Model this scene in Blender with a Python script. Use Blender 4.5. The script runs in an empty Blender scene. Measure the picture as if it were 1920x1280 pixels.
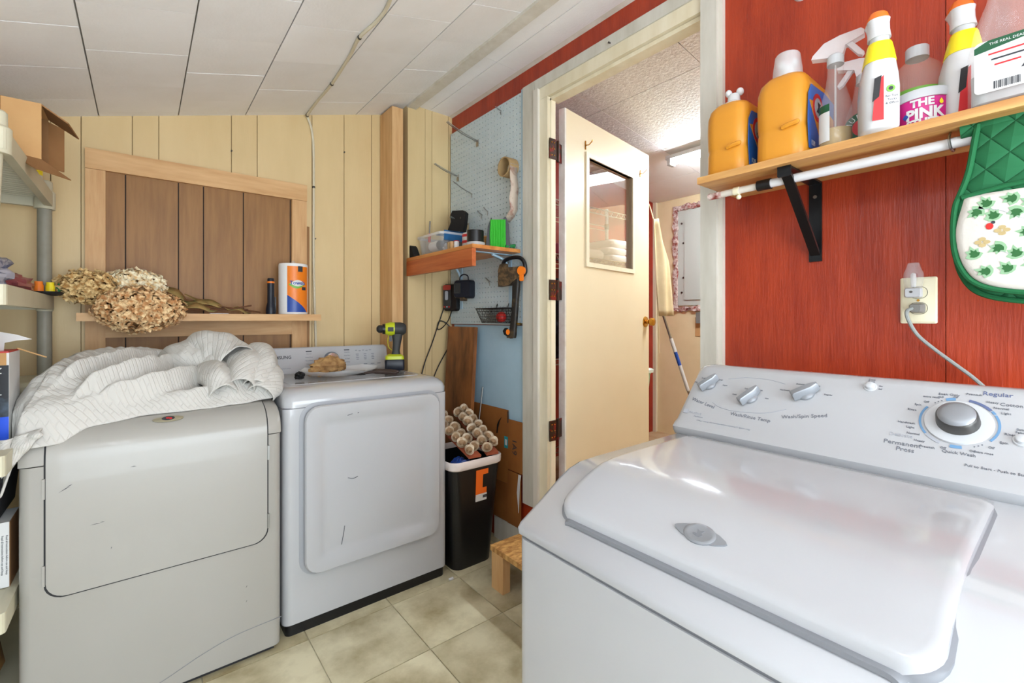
import bpy, bmesh, math, random
import numpy as np
from mathutils import Matrix, Vector, noise

R = math.radians
random.seed(7)
scene = bpy.context.scene
COL = scene.collection

# ------------------------------------------------------------------ camera
cam_d = bpy.data.cameras.new('camera'); cam = bpy.data.objects.new('camera', cam_d); COL.objects.link(cam)
cam.location = (0, 0, 1.18); cam.rotation_euler = (R(90), 0, R(-38.9))
cam_d.sensor_width = 36; cam_d.lens = 860 / 1920 * 36; cam_d.shift_y = -42 / 1920
cam_d.clip_start = 0.02
scene.camera = cam

# ------------------------------------------------------------------ world, light, exposure
world = bpy.data.worlds.new('world'); scene.world = world; world.use_nodes = True
bg = world.node_tree.nodes['Background']; bg.inputs['Color'].default_value = (0.85, 0.92, 1, 1); bg.inputs['Strength'].default_value = 1.0
vs = scene.view_settings
vs.view_transform = 'Standard'; vs.look = 'None'; vs.gamma = 1; vs.use_curve_mapping = False; vs.exposure = 0.32

def area_light(name, loc, rot, sx, sy, power, col):
    l = bpy.data.lights.new(name, 'AREA'); l.shape = 'RECTANGLE'; l.size = sx; l.size_y = sy; l.energy = power; l.color = col
    o = bpy.data.objects.new(name, l); o.location = loc; o.rotation_euler = rot; COL.objects.link(o); return o
area_light('unseen_window_fill', (0.35, -1.50, 1.08), (R(90), 0, 0), 1.7, 1.8, 54, (0.82, 0.93, 1))  # fill from an added, unseen window, enlarged to brighten ceiling and dryers
area_light('utility_lamp_light', (2.7, 1.1, 2.17), (0, 0, 0), 0.12, 1.15, 10, (0.86, 0.94, 1))

# ------------------------------------------------------------------ materials
def S(r, g, b):
    f = lambda v: (v / 255 / 12.92) if v / 255 <= .04045 else ((v / 255 + .055) / 1.055) ** 2.4
    return (f(r), f(g), f(b), 1)
MATS = {}
def mat(name, col, rough=.5, metal=0., col2=None, scale=6, stretch=(1, 1, 1), detail=4, contrast=(.35, .7), bump=0, bscale=60, bstretch=None,
        coat=0, trans=0, alpha=1, emit=0, rnd=0, spec=.5, ior=1.45, bdist=.002):
    m = bpy.data.materials.new(name); m.use_nodes = True; nt = m.node_tree; N = nt.nodes; L = nt.links
    p = N['Principled BSDF']
    p.inputs['Base Color'].default_value = col; p.inputs['Roughness'].default_value = rough; p.inputs['Metallic'].default_value = metal
    p.inputs['Specular IOR Level'].default_value = spec; p.inputs['IOR'].default_value = ior
    p.inputs['Coat Weight'].default_value = coat; p.inputs['Transmission Weight'].default_value = trans; p.inputs['Alpha'].default_value = alpha
    if emit:
        p.inputs['Emission Color'].default_value = col; p.inputs['Emission Strength'].default_value = emit
    tc = N.new('ShaderNodeTexCoord'); oi = N.new('ShaderNodeObjectInfo')
    ad = N.new('ShaderNodeVectorMath'); ad.operation = 'MULTIPLY_ADD'
    cb = N.new('ShaderNodeCombineXYZ')
    for k in range(3): L.new(oi.outputs['Random'], cb.inputs[k])
    L.new(cb.outputs[0], ad.inputs[0]); ad.inputs[1].default_value = (17, 31, 23); L.new(tc.outputs['Object'], ad.inputs[2])
    def nz(sc, st, det):
        mp = N.new('ShaderNodeVectorMath'); mp.operation = 'MULTIPLY'; mp.inputs[1].default_value = st; L.new(ad.outputs[0], mp.inputs[0])
        n = N.new('ShaderNodeTexNoise'); n.inputs['Scale'].default_value = sc; n.inputs['Detail'].default_value = det; n.inputs['Roughness'].default_value = .6
        L.new(mp.outputs[0], n.inputs['Vector']); return n
    if col2:
        n = nz(scale, stretch, detail)
        mr = N.new('ShaderNodeMapRange'); mr.inputs[1].default_value, mr.inputs[2].default_value = contrast; L.new(n.outputs['Fac'], mr.inputs[0])
        mx = N.new('ShaderNodeMix'); mx.data_type = 'RGBA'; mx.inputs[6].default_value = col; mx.inputs[7].default_value = col2
        L.new(mr.outputs[0], mx.inputs[0]); out = mx.outputs[2]
        if rnd:
            hs = N.new('ShaderNodeHueSaturation'); m2 = N.new('ShaderNodeMapRange'); m2.inputs[3].default_value = 1 - rnd; m2.inputs[4].default_value = 1 + rnd
            L.new(oi.outputs['Random'], m2.inputs[0]); L.new(m2.outputs[0], hs.inputs['Value']); L.new(out, hs.inputs['Color']); out = hs.outputs[0]
        L.new(out, p.inputs['Base Color'])
    if bump:
        n = nz(bscale, bstretch or (1, 1, 1), 3)
        b = N.new('ShaderNodeBump'); b.inputs['Strength'].default_value = bump; b.inputs['Distance'].default_value = bdist
        L.new(n.outputs['Fac'], b.inputs['Height']); L.new(b.outputs[0], p.inputs['Normal'])
    MATS[name] = m; return m

mat('cream', S(220, 194, 145), .45, col2=S(211, 184, 134), scale=2.5, stretch=(2, 2, .5), bump=.15, bscale=30, bstretch=(6, 6, .6))
mat('cream_groove', S(186, 156, 106), .6)
mat('ceiling_white', S(249, 248, 247), .7, col2=S(241, 239, 236), scale=3, bump=.5, bscale=90, rnd=.02)
mat('ceiling_tex', S(244, 242, 238), .7, col2=S(228, 224, 218), scale=40, bump=.9, bscale=70, bdist=.006)
mat('joint', S(176, 168, 158), .8)
mat('white_trim', S(220, 214, 202), .4, col2=S(202, 194, 178), scale=4, stretch=(3, 3, .6), bump=.2, bscale=40)
mat('grey_trim', S(208, 204, 192), .4, col2=S(190, 185, 170), scale=5, stretch=(3, 3, .6), bump=.2, bscale=40)
mat('cream_trim', S(232, 222, 196), .4, col2=S(218, 205, 172), scale=4, stretch=(3, 3, .6))
mat('red_paint', S(168, 58, 27), .32, col2=S(138, 40, 20), scale=3.5, stretch=(5, 5, .9), detail=8, contrast=(.4, .72), bump=.7, bscale=22, bstretch=(7, 7, .6))
mat('red_flat', S(165, 50, 28), .45, col2=S(140, 38, 22), scale=6)
mat('peg_blue', S(196, 208, 210), .5, col2=S(188, 202, 206), scale=4)
mat('panel_blue', S(172, 200, 216), .45, col2=S(160, 190, 208), scale=3, bump=.15, bscale=30)
mat('peg_back', S(24, 32, 38), .9)
mat('pine', S(220, 178, 126), .5, col2=S(197, 148, 94), scale=3, stretch=(1, 9, 9), detail=6, bump=.15, bscale=8, bstretch=(1, 12, 12))
mat('pine_v', S(220, 178, 126), .5, col2=S(195, 145, 92), scale=3, stretch=(9, 9, .8), detail=6, bump=.15, bscale=8, bstretch=(12, 12, 1))
mat('pine_y', S(218, 170, 104), .45, col2=S(182, 124, 66), scale=4, stretch=(8, .8, 8), detail=6, bump=.15, bscale=8, bstretch=(12, 1, 12))
mat('brown_panel', S(156, 112, 62), .5, col2=S(134, 93, 50), scale=4, stretch=(10, 10, .8), detail=6)
mat('dark_groove', S(52, 40, 34), .8)
mat('stained', S(196, 108, 58), .4, col2=S(160, 72, 34), scale=4, stretch=(6, .6, 8), detail=6, bump=.2, bscale=10, bstretch=(8, 1, 12))
mat('stained_top', S(214, 146, 78), .4, col2=S(180, 104, 48), scale=4, stretch=(6, .6, 8), detail=6)
mat('old_board', S(150, 92, 48), .35, col2=S(58, 30, 15), scale=3.2, stretch=(3, 3, .8), detail=8, contrast=(.42, .68), bump=.2, bscale=12, bstretch=(8, 8, .8))
mat('floor_tile', S(214, 205, 172), .32, col2=S(150, 135, 98), scale=5, detail=10, contrast=(.36, .70), rnd=.08, bump=.15, bscale=24)
mat('grout', S(206, 198, 172), .6, col2=S(178, 168, 142), scale=8)
mat('utility_floor', S(196, 172, 138), .5, col2=S(170, 128, 84), scale=6)
mat('white_enamel', S(181, 182, 184), .16, coat=.4, col2=S(178, 179, 181), scale=2)
mat('white_wall', S(226, 228, 230), .6)
mat('almond_enamel', S(162, 159, 152), .28, coat=.15, col2=S(159, 156, 148), scale=2)
mat('white_plastic', S(196, 198, 200), .3)
mat('white_gloss', S(214, 214, 214), .15)
mat('gap_dark', S(38, 38, 40), .7)
mat('gap_grey', S(120, 122, 126), .5)
mat('recess_shade_grey', S(160, 162, 166), .4)
mat('core_tan', S(112, 80, 44), .9)
mat('handle_dark', S(58, 44, 38), .6)
mat('black_plastic', S(18, 18, 20), .35)
mat('black_rough', S(24, 23, 23), .75)
mat('black_metal', S(22, 24, 27), .3, .3)
mat('chrome', S(205, 205, 205), .18, 1)
mat('steel', S(165, 165, 162), .3, 1)
mat('steel_dark', S(105, 103, 100), .35, 1)
mat('brass', S(190, 140, 60), .25, 1)
mat('hinge', S(58, 38, 26), .45, .5, col2=S(120, 30, 22), scale=30, contrast=(.5, .6))
mat('knob_silver', S(146, 149, 153), .36, .35)
mat('lid_shade_grey', S(126, 128, 132), .5)
mat('print_grey', S(110, 114, 122), .6)
mat('print_light', S(168, 171, 178), .6)
mat('print_dark', S(50, 52, 58), .6)
mat('print_blue', S(104, 146, 184), .5)
mat('print_navy', S(92, 104, 140), .5)
mat('plain_white', S(216, 216, 214), .5)
mat('quilt_plain', S(236, 231, 220), .85)
mat('beige_plastic', S(206, 200, 174), .45, col2=S(192, 186, 160), scale=4)
mat('grey_plastic_post', S(150, 146, 130), .5, col2=S(138, 134, 118), scale=12)
mat('cardboard', S(202, 158, 104), .75, col2=S(190, 144, 92), scale=5)
mat('cardboard_dark', S(150, 108, 66), .8, col2=S(132, 92, 54), scale=5)
mat('cardboard_wall', S(156, 98, 46), .6, col2=S(134, 80, 36), scale=4)
mat('bloom_tan', S(246, 214, 162), .8, col2=S(190, 136, 84), scale=55, detail=1, contrast=(.38, .62))
mat('bloom_cream', S(255, 246, 214), .8, col2=S(222, 184, 126), scale=55, detail=1, contrast=(.4, .66))
mat('bloom_olive', S(240, 210, 150), .8, col2=S(176, 132, 74), scale=55, detail=1, contrast=(.38, .62))
mat('stem', S(110, 70, 40), .7, col2=S(84, 52, 32), scale=40)
mat('dry_leaf', S(172, 138, 84), .8, col2=S(110, 110, 60), scale=25)
mat('orange_print', S(240, 130, 32), .35)
mat('blue_print', S(38, 76, 160), .35)
mat('green_print', S(120, 180, 70), .4)
mat('navy_plastic', S(20, 26, 38), .4)
mat('paper_white', S(236, 236, 234), .7, bump=.3, bscale=80)
mat('lime', S(190, 202, 34), .35)
mat('charcoal', S(52, 53, 52), .55)
mat('rubber', S(34, 34, 34), .6)
mat('leather', S(186, 148, 96), .75, col2=S(128, 88, 52), scale=18, bump=.4, bscale=60)
mat('tissue', S(226, 228, 230), .35, alpha=.5, bump=.5, bscale=40)
mat('clear_plastic', S(235, 240, 242), .1, alpha=.18)
mat('clear_bottle', S(228, 226, 220), .06, alpha=.15)
mat('frost_plastic', S(240, 240, 240), .3, alpha=.5)
mat('liquid', S(190, 160, 96), .1, alpha=.75)
mat('liquid_clear', S(205, 210, 210), .1, alpha=.5)
mat('blue_plastic', S(44, 104, 156), .35, alpha=.9)
mat('yellow_jug', S(216, 146, 44), .32, col2=S(213, 141, 38), scale=3)
mat('jug_blue', S(36, 104, 190), .35)
mat('logo_red', S(200, 40, 44), .4)
mat('spray_yellow', S(246, 224, 30), .35)
mat('spray_orange', S(246, 120, 34), .35)
mat('label_green', S(24, 84, 52), .4)
mat('label_black', S(26, 26, 28), .4)
mat('pink', S(206, 30, 128), .35)
mat('twine', S(196, 150, 90), .9, bump=.6, bscale=120)
mat('cord_green', S(46, 170, 36), .6, bump=.7, bscale=60, bstretch=(1, 1, .2))
mat('green_dark', S(40, 130, 70), .5)
mat('red_plastic', S(200, 36, 30), .35)
mat('orange_plastic', S(246, 128, 30), .4)
mat('axe_black', S(30, 27, 24), .5, col2=S(80, 66, 44), scale=20, contrast=(.5, .7))
mat('camo', S(60, 48, 34), .6, col2=S(106, 82, 54), scale=25, contrast=(.45, .55))
mat('mitt_white', S(214, 208, 198), .8, bump=.2, bscale=200)
mat('leaf_green', S(44, 98, 50), .8)
mat('leaf_pale', S(142, 178, 140), .8)
mat('flower_tan', S(184, 162, 114), .8)
mat('mitt_binding', S(18, 98, 54), .8, bump=.3, bscale=200)
mat('ivory', S(232, 224, 192), .3)
mat('cord_grey', S(150, 156, 152), .45)
mat('plug_grey', S(128, 126, 120), .45)
mat('door_cream', S(226, 211, 178), .35, col2=S(222, 206, 172), scale=2)
mat('door_edge', S(222, 218, 210), .5, col2=S(200, 190, 180), scale=12)
mat('wall_warm', S(240, 220, 176), .5, col2=S(230, 208, 160), scale=3)
mat('elec_grey', S(196, 200, 190), .4)
mat('foam', S(222, 206, 196), .6, col2=S(150, 70, 60), scale=40, contrast=(.4, .62), bump=.8, bscale=60, bdist=.01)
mat('canvas', S(224, 204, 160), .85, col2=S(208, 186, 142), scale=6)
mat('mint', S(170, 216, 180), .4)
mat('mint_lid', S(226, 240, 228), .4)
mat('mop_blue', S(40, 80, 170), .4)
mat('towel', S(240, 232, 224), .9, bump=.6, bscale=150)
mat('towel_pink', S(236, 130, 160), .9)
mat('fill_tube', S(240, 246, 255), .3, emit=16)
mat('tube_utility', S(232, 243, 255), .3, emit=80)
mat('lamp_diffuser', S(255, 250, 242), .3, emit=6)
mat('osb', S(212, 164, 98), .6, col2=S(160, 110, 56), scale=22, stretch=(1, 2.2, 1), contrast=(.4, .6))
mat('rose', S(252, 242, 222), .75, col2=S(214, 184, 146), scale=60)
mat('rose_inner_shade', S(200, 168, 132), .8)
mat('terracotta', S(170, 90, 62), .7)
mat('liner', S(236, 226, 222), .4, bump=.5, bscale=40)
mat('label_orange', S(240, 110, 30), .4)
mat('teal', S(40, 160, 170), .5)
mat('charger_red', S(170, 60, 50), .4)
mat('bag_print', S(190, 192, 206), .3, col2=S(96, 110, 150), scale=30, alpha=.9, contrast=(.5, .6))
mat('bag_red', S(170, 90, 96), .3, alpha=.85)
mat('carton_black', S(22, 24, 30), .4, col2=S(60, 74, 90), scale=14, contrast=(.52, .7))
mat('carton_blue', S(20, 80, 220), .35)
mat('bag_brown', S(140, 100, 48), .85, col2=S(110, 76, 34), scale=30)
mat('cable', S(214, 204, 178), .5)
mat('tape_side', S(170, 140, 96), .6)
mat('tape_peel', S(196, 178, 160), .4, col2=S(140, 90, 70), scale=18, contrast=(.5, .65))
mat('fill_window_glow', S(225, 236, 250), .5, emit=2.0)
mat('badge', S(170, 164, 140), .3, .6)

def glass_mat():
    m = bpy.data.materials.new('pane_glass'); m.use_nodes = True; nt = m.node_tree; N = nt.nodes; L = nt.links
    N.remove(N['Principled BSDF']); g = N.new('ShaderNodeBsdfGlossy'); g.inputs['Roughness'].default_value = .02
    t = N.new('ShaderNodeBsdfTransparent'); mx = N.new('ShaderNodeMixShader'); mx.inputs[0].default_value = .22
    L.new(t.outputs[0], mx.inputs[1]); L.new(g.outputs[0], mx.inputs[2]); L.new(mx.outputs[0], N['Material Output'].inputs[0]); MATS['pane_glass'] = m
glass_mat()
def quilt_mat():
    m = mat('quilt', S(200, 197, 190), .85); nt = m.node_tree; N = nt.nodes; L = nt.links
    tc = N.new('ShaderNodeTexCoord'); mp = N.new('ShaderNodeMapping'); mp.inputs['Rotation'].default_value = (0, 0, R(45)); mp.inputs['Scale'].default_value = (1, 1, 1)
    L.new(tc.outputs['UV'], mp.inputs[0])
    br = N.new('ShaderNodeTexBrick'); br.offset = .5; br.inputs['Scale'].default_value = 1; br.inputs['Mortar Size'].default_value = .0025; br.inputs['Mortar Smooth'].default_value = 1
    br.inputs['Brick Width'].default_value = .042; br.inputs['Row Height'].default_value = .013
    L.new(mp.outputs[0], br.inputs['Vector'])
    nz = N.new('ShaderNodeTexNoise'); nz.inputs['Scale'].default_value = 45; L.new(tc.outputs['UV'], nz.inputs['Vector'])
    ma = N.new('ShaderNodeMath'); ma.operation = 'MULTIPLY_ADD'; ma.inputs[1].default_value = -1.0; L.new(br.outputs['Fac'], ma.inputs[0]); L.new(nz.outputs['Fac'], ma.inputs[2])
    b = N.new('ShaderNodeBump'); b.inputs['Strength'].default_value = .5; b.inputs['Distance'].default_value = .0025
    L.new(ma.outputs[0], b.inputs['Height']); L.new(b.outputs[0], N['Principled BSDF'].inputs['Normal'])
quilt_mat()
def mitt_mat():
    m = mat('mitt_green', S(28, 104, 62), .8); nt = m.node_tree; N = nt.nodes; L = nt.links
    tc = N.new('ShaderNodeTexCoord'); mp = N.new('ShaderNodeMapping'); mp.inputs['Rotation'].default_value = (R(38), 0, 0); mp.inputs['Scale'].default_value = (0, 24, 24)
    L.new(tc.outputs['Object'], mp.inputs[0]); sx = N.new('ShaderNodeSeparateXYZ'); L.new(mp.outputs[0], sx.inputs[0])
    hs = []
    for k in (1, 2):
        fr = N.new('ShaderNodeMath'); fr.operation = 'PINGPONG'; fr.inputs[1].default_value = .5; L.new(sx.outputs[k], fr.inputs[0])
        pw = N.new('ShaderNodeMath'); pw.operation = 'POWER'; pw.inputs[1].default_value = .35; L.new(fr.outputs[0], pw.inputs[0]); hs.append(pw)
    mn = N.new('ShaderNodeMath'); mn.operation = 'MINIMUM'; L.new(hs[0].outputs[0], mn.inputs[0]); L.new(hs[1].outputs[0], mn.inputs[1])
    b = N.new('ShaderNodeBump'); b.inputs['Strength'].default_value = 1; b.inputs['Distance'].default_value = .008
    L.new(mn.outputs[0], b.inputs['Height']); L.new(b.outputs[0], N['Principled BSDF'].inputs['Normal'])
mitt_mat()

# ------------------------------------------------------------------ geometry helpers
V = Vector
class G:
    """collects shapes into one bmesh"""
    def __init__(s): s.b = bmesh.new()
    def poly(s, pts, flip=False):
        vs = [s.b.verts.new(p) for p in pts]
        if flip: vs.reverse()
        return s.b.faces.new(vs)
    def box(s, x0, x1, y0, y1, z0, z1):
        v = [s.b.verts.new((x, y, z)) for z in (z0, z1) for y in (y0, y1) for x in (x0, x1)]
        for f in ((0, 2, 3, 1), (4, 5, 7, 6), (0, 1, 5, 4), (2, 6, 7, 3), (0, 4, 6, 2), (1, 3, 7, 5)): s.b.faces.new([v[i] for i in f])
        return s
    def obox(s, c, ax, ay, az):
        """box from centre and three half-axis vectors"""
        c, ax, ay, az = V(c), V(ax), V(ay), V(az)
        v = [s.b.verts.new(c + ax * i + ay * j + az * k) for k in (-1, 1) for j in (-1, 1) for i in (-1, 1)]
        for f in ((0, 2, 3, 1), (4, 5, 7, 6), (0, 1, 5, 4), (2, 6, 7, 3), (0, 4, 6, 2), (1, 3, 7, 5)): s.b.faces.new([v[i] for i in f])
        return s
    def loft(s, rings, caps=(True, True), closed=True):
        L = [[s.b.verts.new(p) for p in r] for r in rings]
        n = len(L[0])
        for a, b in zip(L, L[1:]):
            for i in range(n if closed else n - 1):
                j = (i + 1) % n
                try: s.b.faces.new((a[i], a[j], b[j], b[i]))
                except ValueError: pass
        if closed:
            if caps[0]: s.b.faces.new(L[0][::-1])
            if caps[1]: s.b.faces.new(L[-1])
        return s
    def cyl(s, p0, p1, r0, r1=None, n=14, caps=(True, True)):
        r1 = r0 if r1 is None else r1; p0, p1 = V(p0), V(p1); d = (p1 - p0).normalized()
        u = d.orthogonal().normalized(); w = d.cross(u)
        ring = lambda p, r: [p + (u * math.cos(2 * math.pi * i / n) + w * math.sin(2 * math.pi * i / n)) * r for i in range(n)]
        return s.loft([ring(p0, r0), ring(p1, r1)], caps)
    def tube(s, pts, r, n=8):
        pts = [V(p) for p in pts]; rings = []; u = None
        for i, p in enumerate(pts):
            d = (pts[min(i + 1, len(pts) - 1)] - pts[max(i - 1, 0)])
            if d.length < 1e-9: d = V((0, 0, 1))
            d.normalize()
            u = d.orthogonal().normalized() if u is None else (u - d * u.dot(d)).normalized()
            w = d.cross(u); rr = r[i] if isinstance(r, (list, tuple)) else r
            rings.append([p + (u * math.cos(2 * math.pi * k / n) + w * math.sin(2 * math.pi * k / n)) * rr for k in range(n)])
        return s.loft(rings)
    def lathe(s, prof, c=(0, 0, 0), axis='z', n=24):
        """prof: list of (radius, height)"""
        rings = []
        for r, h in prof:
            ring = []
            for i in range(n):
                a = 2 * math.pi * i / n; x, y = r * math.cos(a), r * math.sin(a)
                p = {'z': (x, y, h), 'x': (h, x, y), 'y': (y, h, x)}[axis]
                ring.append(V(p) + V(c))
            rings.append(ring)
        return s.loft(rings)
    def prism(s, pts2, M, t0, t1):
        """2d outline in the frame M (x right, y up, z out), extruded t0..t1"""
        return s.loft([[M @ V((x, y, t)) for x, y in pts2] for t in (t0, t1)])
    def rings2(s, rings, M, caps=(False, True)):
        """rings: list of (outline2d, depth) in the frame M"""
        return s.loft([[M @ V((x, y, t)) for x, y in o] for o, t in rings], caps)
    def ball(s, c, rx, ry=None, rz=None, n=14, m=8):
        ry = ry or rx; rz = rz or rx; c = V(c)
        rings = [[c + V((rx * math.sin(t) * math.cos(2 * math.pi * i / n), ry * math.sin(t) * math.sin(2 * math.pi * i / n), -rz * math.cos(t))) for i in range(n)]
                 for t in [max(.03, min(math.pi - .03, math.pi * k / m)) for k in range(m + 1)]]
        return s.loft(rings)
    def bevel(s, w, seg=2, ang=40):
        es = [e for e in s.b.edges if len(e.link_faces) == 2 and e.calc_face_angle(0) > R(ang)]
        bmesh.ops.bevel(s.b, geom=es, offset=w, segments=seg, affect='EDGES', profile=.5); return s

def rr(w, h, r, cx=0, cy=0, n=5):
    """rounded rectangle outline, counter-clockwise"""
    out = []
    r = min(r, w / 2 - 1e-5, h / 2 - 1e-5)
    for (sx, sy, a0) in ((1, 1, 0), (-1, 1, 90), (-1, -1, 180), (1, -1, 270)):
        for k in range(n + 1):
            a = R(a0 + 90 * k / n); out.append((cx + sx * (w / 2 - r) + r * math.cos(a), cy + sy * (h / 2 - r) + r * math.sin(a)))
    return out
def ell(a, b, cx=0, cy=0, n=24): return [(cx + a * math.cos(2 * math.pi * i / n), cy + b * math.sin(2 * math.pi * i / n)) for i in range(n)]
def frame(o, right, up):
    right, up = V(right).normalized(), V(up); up = (up - right * up.dot(right)).normalized(); n = right.cross(up)
    return Matrix(((right.x, up.x, n.x, o[0]), (right.y, up.y, n.y, o[1]), (right.z, up.z, n.z, o[2]), (0, 0, 0, 1)))
def sm(pts, k=6):
    """Catmull-Rom smoothing of a polyline"""
    P = [V(p) for p in pts]; P = [2 * P[0] - P[1]] + P + [2 * P[-1] - P[-2]]; out = []
    for i in range(1, len(P) - 2):
        a, b, c, d = P[i - 1:i + 3]
        for j in range(k):
            t = j / k; out.append(.5 * ((2 * b) + (c - a) * t + (2 * a - 5 * b + 4 * c - d) * t * t + (3 * b - a - 3 * c + d) * t ** 3))
    return out + [P[-2]]

PM = {}
def tag(o, label=None, cat=None, group=None, kind=None):
    if label: o['label'] = label
    if cat: o['category'] = cat
    if group: o['group'] = group
    if kind: o['kind'] = kind
    return o
def obj(name, g, m, parent=None, local=False, smooth=40, label=None, kind=None):
    """link the shapes of g as ONE mesh object; shapes are in world space unless local"""
    bm = g.b
    bmesh.ops.recalc_face_normals(bm, faces=bm.faces)
    me = bpy.data.meshes.new(name)
    base = Matrix()
    if parent is not None:
        if not local: bm.transform(PM[parent].inverted())
    elif not local:
        xs = [v.co for v in bm.verts]
        c = V(((min(p.x for p in xs) + max(p.x for p in xs)) / 2, (min(p.y for p in xs) + max(p.y for p in xs)) / 2, min(p.z for p in xs)))
        base = Matrix.Translation(c); bm.transform(base.inverted())
    bm.to_mesh(me); bm.free()
    if smooth:
        me.shade_smooth(); me.set_sharp_from_angle(angle=R(smooth))
    me.materials.append(MATS[m])
    o = bpy.data.objects.new(name, me); COL.objects.link(o)
    if parent is not None: o.parent = parent; PM[o] = PM[parent]
    else: o.matrix_world = base; PM[o] = base
    if label: o['label'] = label
    if kind: o['kind'] = kind
    return o
def thing(name, label, cat, loc, rotz=0, group=None, rot=None):
    o = bpy.data.objects.new(name, None); COL.objects.link(o); o.empty_display_size = .05
    o.location = loc; o.rotation_euler = rot or (0, 0, rotz)
    PM[o] = Matrix.Translation(loc) @ o.rotation_euler.to_matrix().to_4x4()
    return tag(o, label, cat, group)
def struct(name, g, m, label=None, smooth=40):
    o = obj(name, g, m, smooth=smooth); o['kind'] = 'structure'
    if label: o['label'] = label
    return o
def txt(s, size, M, m, parent, name='lettering', align='CENTER', thick=.0003, sx=1, local=False, bold=0):
    c = bpy.data.curves.new('t', 'FONT'); c.body = s; c.size = size; c.align_x = align; c.align_y = 'CENTER'; c.resolution_u = 2; c.extrude = thick; c.offset = bold
    to = bpy.data.objects.new('t', c); COL.objects.link(to)
    me = bpy.data.meshes.new_from_object(to); bpy.data.objects.remove(to); bpy.data.curves.remove(c)
    g = G(); g.b.from_mesh(me); bpy.data.meshes.remove(me)
    g.b.transform(M @ Matrix.Diagonal((sx, 1, 1, 1)))
    return obj(name, g, m, parent, local=local, smooth=0)
def copy_tree(o, parent=None):
    c = o.copy(); COL.objects.link(c); c.parent = parent
    for ch in o.children: copy_tree(ch, c)
    return c

# ================================================================== THE SETTING
XL, XW, YB, YF = -.80, 1.51, 2.64, -1.6
def ceil_z(x): return 2.44 + .285 * (min(x, 1.23) - 1.23)
# floor with separate tiles
fl = struct('floor', G().box(XL - .05, 1.62, YF - .05, 2.75, -.06, -.004), 'grout', 'worn beige stone-look tile floor')
T = .325
tile_me = {}
for i in range(-4, 4):
    for j in range(-2, 6):
        x0 = .478 + T * i; y0 = 1.46 - T * (j - 1) + (.0 if i % 2 == 0 else .0)
        xa, xb, ya, yb = max(x0, XL), min(x0 + T, XW), max(y0, YF), min(y0 + T, YB)
        if xb - xa < .02 or yb - ya < .02: continue
        g = G().box(xa + .002, xb - .002, ya + .002, yb - .002, -.004, .0)
        g.b.transform(Matrix.Translation((0, 0, .0)))
        obj('tile', g, 'floor_tile', fl, smooth=0)
# sloped tile ceiling and level strip by the right wall
a = math.atan(.285)
cl = struct('ceiling', G().loft([[V((XL - .1, y, ceil_z(XL - .1) + .012)), V((1.23, y, 2.452)), V((1.62, y, 2.452)), V((1.62, y, 2.53)), V((XL - .1, y, 2.53))] for y in (YF - .05, 2.75)]), 'joint', 'sloping ceiling of white painted square tiles', smooth=0)
cols = [-.98, -.70, -.42, -.144, .132, .405, .69, .965, 1.235]
for k in range(len(cols) - 1):
    off = .145 if k % 2 else 0
    for j in range(-1, 12):
        ya = max(YF, 2.74 - .29 * (j + 1) + off); yb = min(2.70, 2.74 - .29 * j + off)
        if yb - ya < .02: continue
        xa, xb = cols[k] + .0022, cols[k + 1] - .0022
        if xb < XL: continue
        dz = random.uniform(-.0008, .0008)
        g = G().loft([[V((x, y, ceil_z(x) + z + dz)) for x, z in ((xa, 0), (xb, 0), (xb, .010), (xa, .010))] for y in (ya + .0008, yb - .0008)])
        obj('ceiling_tile', g, 'ceiling_white', cl, smooth=0)
for xa, xb in ((1.262, 1.355), (1.358, 1.50)):
    for j in range(5):
        ya, yb = 2.70 - .9 * (j + 1), 2.70 - .9 * j
        obj('ceiling_board', G().box(xa, xb, ya + .001, yb - .001, 2.441, 2.452), 'ceiling_white', cl, smooth=0)
struct('trim_1', G().box(1.205, 1.262, YF, 2.475, 2.418, 2.452).bevel(.006), 'white_trim', 'long white batten along the ceiling ridge')
struct('trim_2', G().prism([(0, 0), (-.04, 0), (-.04, -.004), (-.012, -.012), (0, -.016)], frame((XW, 2.469, 2.45), (1, 0, 0), (0, 0, 1)), 0, 4.0), 'white_trim', 'thin white cove strip where red wall meets ceiling')

# back wall: cream panelling boards
wb = struct('wall_back', G().box(XL - .1, 1.62, 2.655, 2.75, 0, 2.5), 'cream_groove', 'cream painted wall of vertical panelling boards', smooth=0)
gx = [XL, -.62, -.48, -.29, -.199, -.033, .06, .345, .458, .724, .898, 1.06, 1.215]
for x0, x1 in zip(gx, gx[1:]):
    g = G().loft([[V((x0 + .0016, y, 0)), V((x1 - .0016, y, 0)), V((x1 - .0016, y, ceil_z(x1) + .004)), V((x0 + .0016, y, ceil_z(x0) + .004))] for y in (2.64, 2.656)])
    obj('panel_board', g, 'cream', wb, smooth=0)
wc = struct('wall_corner', G().box(1.222, 1.512, 2.482, 2.64, 0, 2.45), 'cream_groove', 'boxed-out cream panelled corner beside the pegboard', smooth=0)
for x0, x1 in ((1.212, 1.323), (1.323, 1.369), (1.369, 1.483), (1.483, 1.512)):
    obj('panel_board', G().box(x0 + .0013, x1 - .0013, 2.47, 2.484, 0, 2.45), 'cream', wc, smooth=0)
obj('panel_board', G().box(1.211, 1.223, 2.471, 2.64, 0, 2.44), 'cream', wc, smooth=0)
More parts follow.
